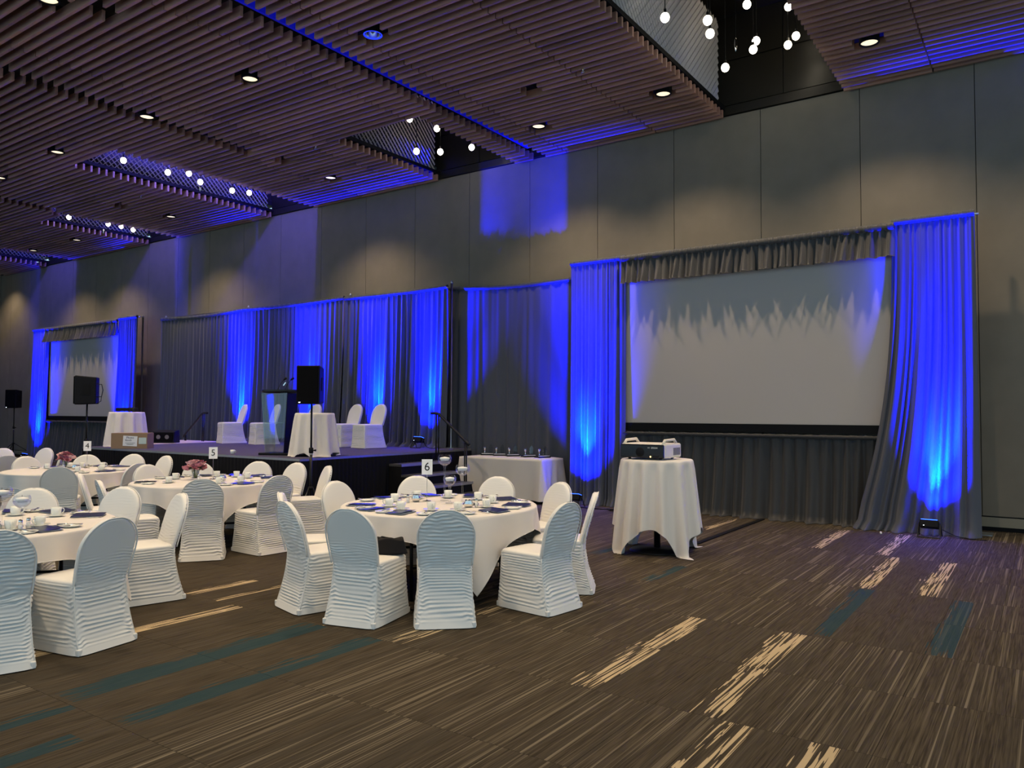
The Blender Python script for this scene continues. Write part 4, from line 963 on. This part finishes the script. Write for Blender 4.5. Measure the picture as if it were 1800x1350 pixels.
for (x, y, nm) in ((-4.36, 5.70, 'right of the creamer by the candles on table 6'), (-5.10, 5.58, 'left of the number 6 card'), (-8.52, 5.92, 'beside the creamer on table 5'), (-8.86, 5.80, 'just before the roses on table 5'), (-6.20, 2.62, 'before the candle globes on the left front table'), (-6.26, 2.70, 'right before the lowest globe on the left front table'), (-12.08, 5.68, 'before the roses on table 4')): shaker(x, y, cz, 'small glass shaker with chrome cap ' + nm)
coaster(-4.55, 5.86, cz, 'round black coaster right of the candles on table 6', 0); coaster(-6.18, 2.88, cz, 'round black coaster on the left front table', 0)

# ------------------------------------------------------------------ tall cloth-covered stands
def cloth_stand(label_t, label_c, cx, cy, z0, h, r_, half, corner_deg, seed, nf, flare):
    t = thing('cocktail_table', label_t, 'table', (cx, cy, z0), 0, 'small tall round tables')
    MB().lathe([(0.001, h - 0.006), (r_ - 0.006, h - 0.006), (r_ - 0.004, h - 0.024), (0.001, h - 0.028)], 40).build('top', M['tabletop'], t)
    MB().tube([(0, 0, 0.03), (0, 0, h - 0.02)], 0.038, 14).build('column', M['blackmetal'], t, True)
    MB().lathe([(0.001, 0.05), (0.05, 0.045), (r_ * 0.78, 0.018), (r_ * 0.80, 0.003), (0.001, 0.003)], 32).build('base', M['blackmetal'], t, True)
    r = random.Random(seed); a, b = r.uniform(0, 6), r.uniform(0, 6)
    def fn(u, v):
        th = 2 * PI * u; q = th - math.radians(corner_deg)
        L = half / max(abs(math.cos(q)), abs(math.sin(q))) - r_; L2 = min(L, 1.6)
        if v <= 0.2: k = v / 0.2; return (r_ * k * math.cos(th), r_ * k * math.sin(th), h)
        s = (v - 0.2) / 0.8 * L2; g = min(1, s / h)
        f = math.sin(nf * th + a + 0.9 * math.sin(2 * th + b)); f2 = math.sin(2.0 * nf * th + b)
        rad = r_ + 0.012 * min(1, s / 0.03) + flare * g + (0.058 * (abs(f) ** 0.75 * (1 if f > 0 else -1)) + 0.014 * f2) * (0.25 + 0.75 * g) * min(1, s / 0.12) * (r_ / 0.42)
        z = h - (s * 0.4 if s < 0.02 else s - 0.012)
        if z < 0.012: rad += (0.012 - z) * 0.55; z = 0.006 + 0.004 * math.sin(9 * th)
        return (rad * math.cos(th), rad * math.sin(th), z)
    o = thing('tablecloth', label_c, 'tablecloth', (cx, cy, z0), 0, 'white tablecloths')
    MB().grid(fn, 220, 44, wrap=True, flip=True).build('cloth', M['linen'], o, True)
cloth_stand('tall round table holding the white projector', 'long white cloth with hanging corners under the white projector', -3.86, 8.58, FZ, 1.09, 0.41, 1.20, 14, 3, 13, 0.10)
PZ = FZ + 1.095
fv = Vector((-3.86, 8.58)).normalized(); rv = Vector((fv.y, -fv.x)); th_ = math.radians(27)
nf_ = -fv * math.cos(th_) - rv * math.sin(th_)
t = thing('projector', 'large ivory projector with black front on the tall table', 'projector', (-3.90, 8.50, PZ), math.atan2(nf_.y, nf_.x) + PI / 2)
w, d, h = 0.57, 0.45, 0.178
mb = MB(); mb.box((0, 0.012, h / 2 + 0.012), (w, d - 0.02, h - 0.01)); bevel(mb.build('body', M['projwhite'], t), 0.022, 3)
bevel(MB().box((-0.0, -d / 2 + 0.008, h / 2 + 0.008), (w - 0.012, 0.03, h - 0.022)).build('front_panel', M['frontblack'], t), 0.012, 3)
MB().lathe([(0.001, 0.004), (0.05, 0.004), (0.055, 0.0)], 24).build('lens_cover', M['blackplastic'], t, True).matrix_local = Matrix.Translation((-0.02, -d / 2 - 0.0075, 0.085)) @ Matrix.Rotation(PI / 2, 4, 'X')
for s in (-1, 1):
    MB().tube([(s * (w / 2 - 0.035), -0.19, h - 0.005), (s * (w / 2 - 0.035), -0.14, h + 0.042), (s * (w / 2 - 0.035), 0.10, h + 0.050), (s * (w / 2 - 0.035), 0.17, h - 0.005)], 0.017, 10).build('carry_handle', M['projwhite'], t, True)
for q in range(7): MB().box((w / 2 + 0.0005, 0.02 + q * 0.026, 0.092), (0.006, 0.015, 0.085)).build('vent_slot', M['projvent'], t)
for q in range(7): MB().box((-w / 2 - 0.0005, 0.02 + q * 0.026, 0.092), (0.006, 0.015, 0.085)).build('vent_slot', M['projvent'], t)
MB().box((w / 2 + 0.001, -0.10, 0.085), (0.004, 0.13, 0.07)).build('side_hatch', M['projwhite'], t)
inst('lettering', text_mesh('EPSON', 0.026, M['paper']), t, (0.165, -d / 2 - 0.0085, 0.137), (PI / 2, 0, 0))
MB().box((0.095, -d / 2 - 0.0085, 0.137), (0.032, 0.002, 0.012)).build('logo_mark', M['projvent'], t)
inst('lettering', text_mesh('3LCD', 0.011, M['paper']), t, (0.095, -d / 2 - 0.0105, 0.137), (PI / 2, 0, 0))
MB().sphere((0.115, -d / 2 - 0.008, 0.035), 0.008, 10, 8).build('indicator', M['led_amber'], t, True)
for q in range(4): MB().box((0.155 + q * 0.02, -d / 2 - 0.0085, 0.04), (0.010, 0.003, 0.018)).build('button', M['blackplastic'], t)
for sx in (-1, 1):
    for sy in (-1, 1): MB().lathe([(0.016, 0.001), (0.018, 0.02)], 12, (sx * 0.2, sy * 0.15, 0), True).build('foot', M['blackplastic'], t)

cloth_stand('small round table at centre stage under a cloth', 'white cloth to the floor beside the lectern', -10.16, 8.80, STAGE_Z, 0.72, 0.31, 0.98, 20, 5, 10, 0.07)
cloth_stand('small round table at the left end of the stage', 'white cloth behind the cardboard box on the stage', -16.02, 8.78, STAGE_Z, 0.72, 0.33, 0.98, 62, 6, 10, 0.07)
t = thing('flat_projector', 'flat dark projector on the small table behind the cardboard box', 'projector', (-16.02, 8.78, STAGE_Z + 0.724), math.radians(60))
bevel(MB().box((0, 0, 0.048), (0.42, 0.32, 0.075)).build('body', M['blackplastic'], t), 0.012)
MB().lathe([(0.04, 0.0), (0.045, 0.03), (0.036, 0.03), (0.03, 0.012), (0.001, 0.012)], 18).build('lens', M['frontblack'], t, True).matrix_local = Matrix.Translation((0.1, -0.16, 0.048)) @ Matrix.Rotation(PI / 2, 4, 'X')
for sx in (-1, 1): MB().box((sx * 0.15, 0, 0.006), (0.03, 0.2, 0.011)).build('foot', M['black'], t)
# cardboard box with notices
t = thing('cardboard_box', 'brown cardboard box with two paper notices at the stage edge', 'box', (-15.02, 8.36, STAGE_Z), math.radians(40))
w, d, h = 0.68, 0.34, 0.30
for (c, s_) in (((0, -d / 2, h / 2), (w, 0.008, h)), ((0, d / 2, h / 2), (w, 0.008, h)), ((-w / 2, 0, h / 2), (0.008, d, h)), ((w / 2, 0, h / 2), (0.008, d, h)), ((0, 0, 0.006), (w, d, 0.008))): MB().box(c, s_).build('side', M['cardboard'], t)
for s in (-1, 1): MB().box((0, s * d / 4, h + 0.003), (w, d / 2 - 0.002, 0.005)).build('flap', M['cardboard'], t)
pn = MB().box((0.02, -d / 2 - 0.0075, 0.150), (0.27, 0.003, 0.20), ry=0.05).build('notice', M['paper'], t)
for (s_, sz, px, pz) in (('Photo', 0.06, 0.0, 0.215), ('Booth', 0.05, -0.03, 0.165)):
    inst('lettering', text_mesh(s_, sz, M['blueink']), pn, (0.02 + px, -d / 2 - 0.0100, pz), (PI / 2, 0, 0))
for q, (wd, pz) in enumerate(((0.19, 0.112), (0.13, 0.085))):
    pts = [(0.02 - wd / 2 + wd * k / 40, -d / 2 - 0.0105, pz + 0.006 * math.sin(k * 1.7 + q) * (1 if k % 9 else 0)) for k in range(41)]
    MB().tube(pts, 0.0022, 4).build('scribble', M['blueink'], pn)
MB().box((0.255, -d / 2 - 0.0075, 0.155), (0.145, 0.003, 0.125)).build('notice', M['palepaper'], t)
# cup on the stage edge
put(CUP, (-11.75, 8.34, STAGE_Z), 0.4, 'lone white cup on the front edge of the stage', 'cup on the stage')

# stage chairs
for i, (bx, by, fx, fy, desc) in enumerate([(-15.66, 11.05, -13.6, 9.3, 'leftmost on the stage'), (-14.56, 11.12, -12.7, 9.2, 'left of the lectern on the stage'), (-13.35, 11.25, -11.8, 9.2, 'half hidden behind the cloth table on the stage'), (-12.26, 11.42, -13.6, 9.2, 'right of the cloth table on the stage'), (-11.46, 11.32, -13.2, 9.4, 'rightmost on the stage')]):
    d = (Vector((fx, fy)) - Vector((bx, by))).normalized()
    if i >= 0:
        # every stage chair is turned towards the left side of the room
        d = (Vector((-0.32, -0.95)) if i < 2 else Vector((-0.12, -0.99))).normalized()
    P = Vector((bx, by)) - d * 0.34
    place_chair(P, P + d, 'white covered chair %s' % desc, (i % 2) * 2, STAGE_Z, 'white covered chairs on the stage')

# ------------------------------------------------------------------ awards table
ax0, ax1, ay0, ay1, az = -9.33, -7.47, 11.66, 12.40, 0.80
t = thing('rectangular_table', 'long folding table carrying the awards', 'table', ((ax0 + ax1) / 2, (ay0 + ay1) / 2, FZ))
cx, cy = (ax0 + ax1) / 2, (ay0 + ay1) / 2; hw, hd_ = (ax1 - ax0) / 2, (ay1 - ay0) / 2
MB().box((0, 0, az - 0.03), (hw * 2 - 0.03, hd_ * 2 - 0.03, 0.03)).build('top', M['tabletop'], t)
for sx in (-1, 1):
    for sy in (-1, 1): MB().tube([(sx * (hw - 0.2), sy * (hd_ - 0.1), 0.004), (sx * (hw - 0.2), sy * (hd_ - 0.1), az - 0.04)], 0.014, 8).build('leg', M['blackmetal'], t)
o = thing('tablecloth', 'long white cloth on the awards table, right end lit blue', 'tablecloth', (cx, cy, FZ), 0, 'white tablecloths')
def rc(u, v):
    n = 2 * (hw + hd_) * 2; s = u * n; seg = [2 * hw, 2 * hd_, 2 * hw, 2 * hd_]; x, y, nx_, ny_ = -hw, -hd_, 0, -1
    for k, L in enumerate(seg):
        if s <= L or k == 3:
            f = s / L
            x, y, nx_, ny_ = [(-hw + L * f, -hd_, 0, -1), (hw, -hd_ + L * f, 1, 0), (hw - L * f, hd_, 0, 1), (-hw, hd_ - L * f, -1, 0)][k]; fx = f; kk = k; break
        s -= L
    if v <= 0.15: q = v / 0.15; return (x * q, y * q, az)
    g = (v - 0.15) / 0.85; cr = min(fx, 1 - fx) * seg[kk]; cf = math.exp(-(cr / 0.12) ** 2)
    o_ = 0.006 + g * (0.020 + 0.014 * math.sin(u * 55) + 0.055 * cf + (0.03 * math.sin(fx * 22) if kk in (1, 3) else 0.006 * math.sin(fx * 40)))
    L = 0.745 if g < 1 else 0.745
    return (x + nx_ * o_ + (math.copysign(1, x) * 0.03 * cf * g), y + ny_ * o_ + (math.copysign(1, y) * 0.02 * cf * g), az - 0.001 - L * g)
MB().grid(rc, 260, 24, wrap=True, flip=True).build('cloth', M['linen'], o, True)
M['crystal'] = thin_glass('crystal', (0.85, 0.88, 0.9), 0.9)
for i, (x, y) in enumerate([(-9.0, 12.12), (-8.72, 12.12), (-8.40, 12.10), (-8.02, 12.08), (-7.70, 12.06)]):
    t = thing('award', '%s award from the left on the long white table, dark tray with glass' % ORD[i], 'award', (x, y, FZ + az + 0.002), math.radians(30 + 9 * i), 'glass awards')
    t.scale = (1.3, 1.3, 1.45)
    bevel(MB().box((0, 0, 0.009), (0.20, 0.13, 0.018)).build('tray', M['frontblack'], t), 0.004)
    MB().box((0, -0.04, 0.021), (0.17, 0.035, 0.006)).build('plaque', M['paper'], t)
    mb = MB(); mb.v = [(.02, 0, .018), (.065, 0, .018), (.075, 0, .10), (.05, 0, .15), (.015, 0, .11), (.02, .016, .018), (.065, .016, .018), (.075, .016, .10), (.05, .016, .15), (.015, .016, .11)]
    mb.f = [(4, 3, 2, 1, 0), (5, 6, 7, 8, 9), (0, 1, 6, 5), (1, 2, 7, 6), (2, 3, 8, 7), (3, 4, 9, 8), (4, 0, 5, 9)]; mb.build('crystal', M['crystal'], t)
    MB().lathe([(0.016, 0.018), (0.010, 0.03), (0.006, 0.06), (0.018, 0.085), (0.020, 0.11), (0.018, 0.11), (0.014, 0.088), (0.001, 0.075)], 14, (-0.045, 0.01, 0)).build('trophy_cup', M['chrome'], t, True)

# ------------------------------------------------------------------ floor bits
o = MB().box((0, 0, 0), (0.07, 2.75, 0.012)).build('cable_cover', M['black'], None, loc=(-3.66, 10.65, FZ + 0.007)); tag(o, 'flat black cable cover running from the tall table to the screen skirt', 'cable cover')
o = MB().tube([(0, 0, 0.014), (0.02, -0.10, 0.014)], 0.013, 8).build('tape_roll_end', M['wax'], None, True, loc=(-1.93, 11.62, FZ)); tag(o, 'small pale stub lying before the right drape', 'debris')
pts = [(-6.1, 11.62), (-6.0, 11.5), (-5.9, 11.58), (-5.98, 11.66), (-6.2, 11.6), (-6.6, 11.56), (-6.9, 11.62)]
o = MB().tube([(x + 6.1, y - 11.62, 0.012 + 0.006 * (i % 2)) for i, (x, y) in enumerate(pts)], 0.009, 6).build('power_cable', M['black'], None, True, loc=(-6.1, 11.62, FZ)); tag(o, 'tangled black cable at the foot of the left screen drape', 'cable')
for (x, y, lab, z, dx) in ((-1.2, 11.72, 'thin black cable trailing right from the right floor uplight', FZ, 0.5), (-10.45, 11.9, 'thin black cable dangling at the stage uplight by the handrail', STAGE_Z, 0.3)):
    o = MB().tube([(0, 0, 0.10), (dx * .3, 0.01, 0.03), (dx * .6, -0.02, 0.008), (dx, 0.02, 0.008)], 0.005, 5).build('power_cable', M['black'], None, True, loc=(x, y, z)); tag(o, lab, 'cable')
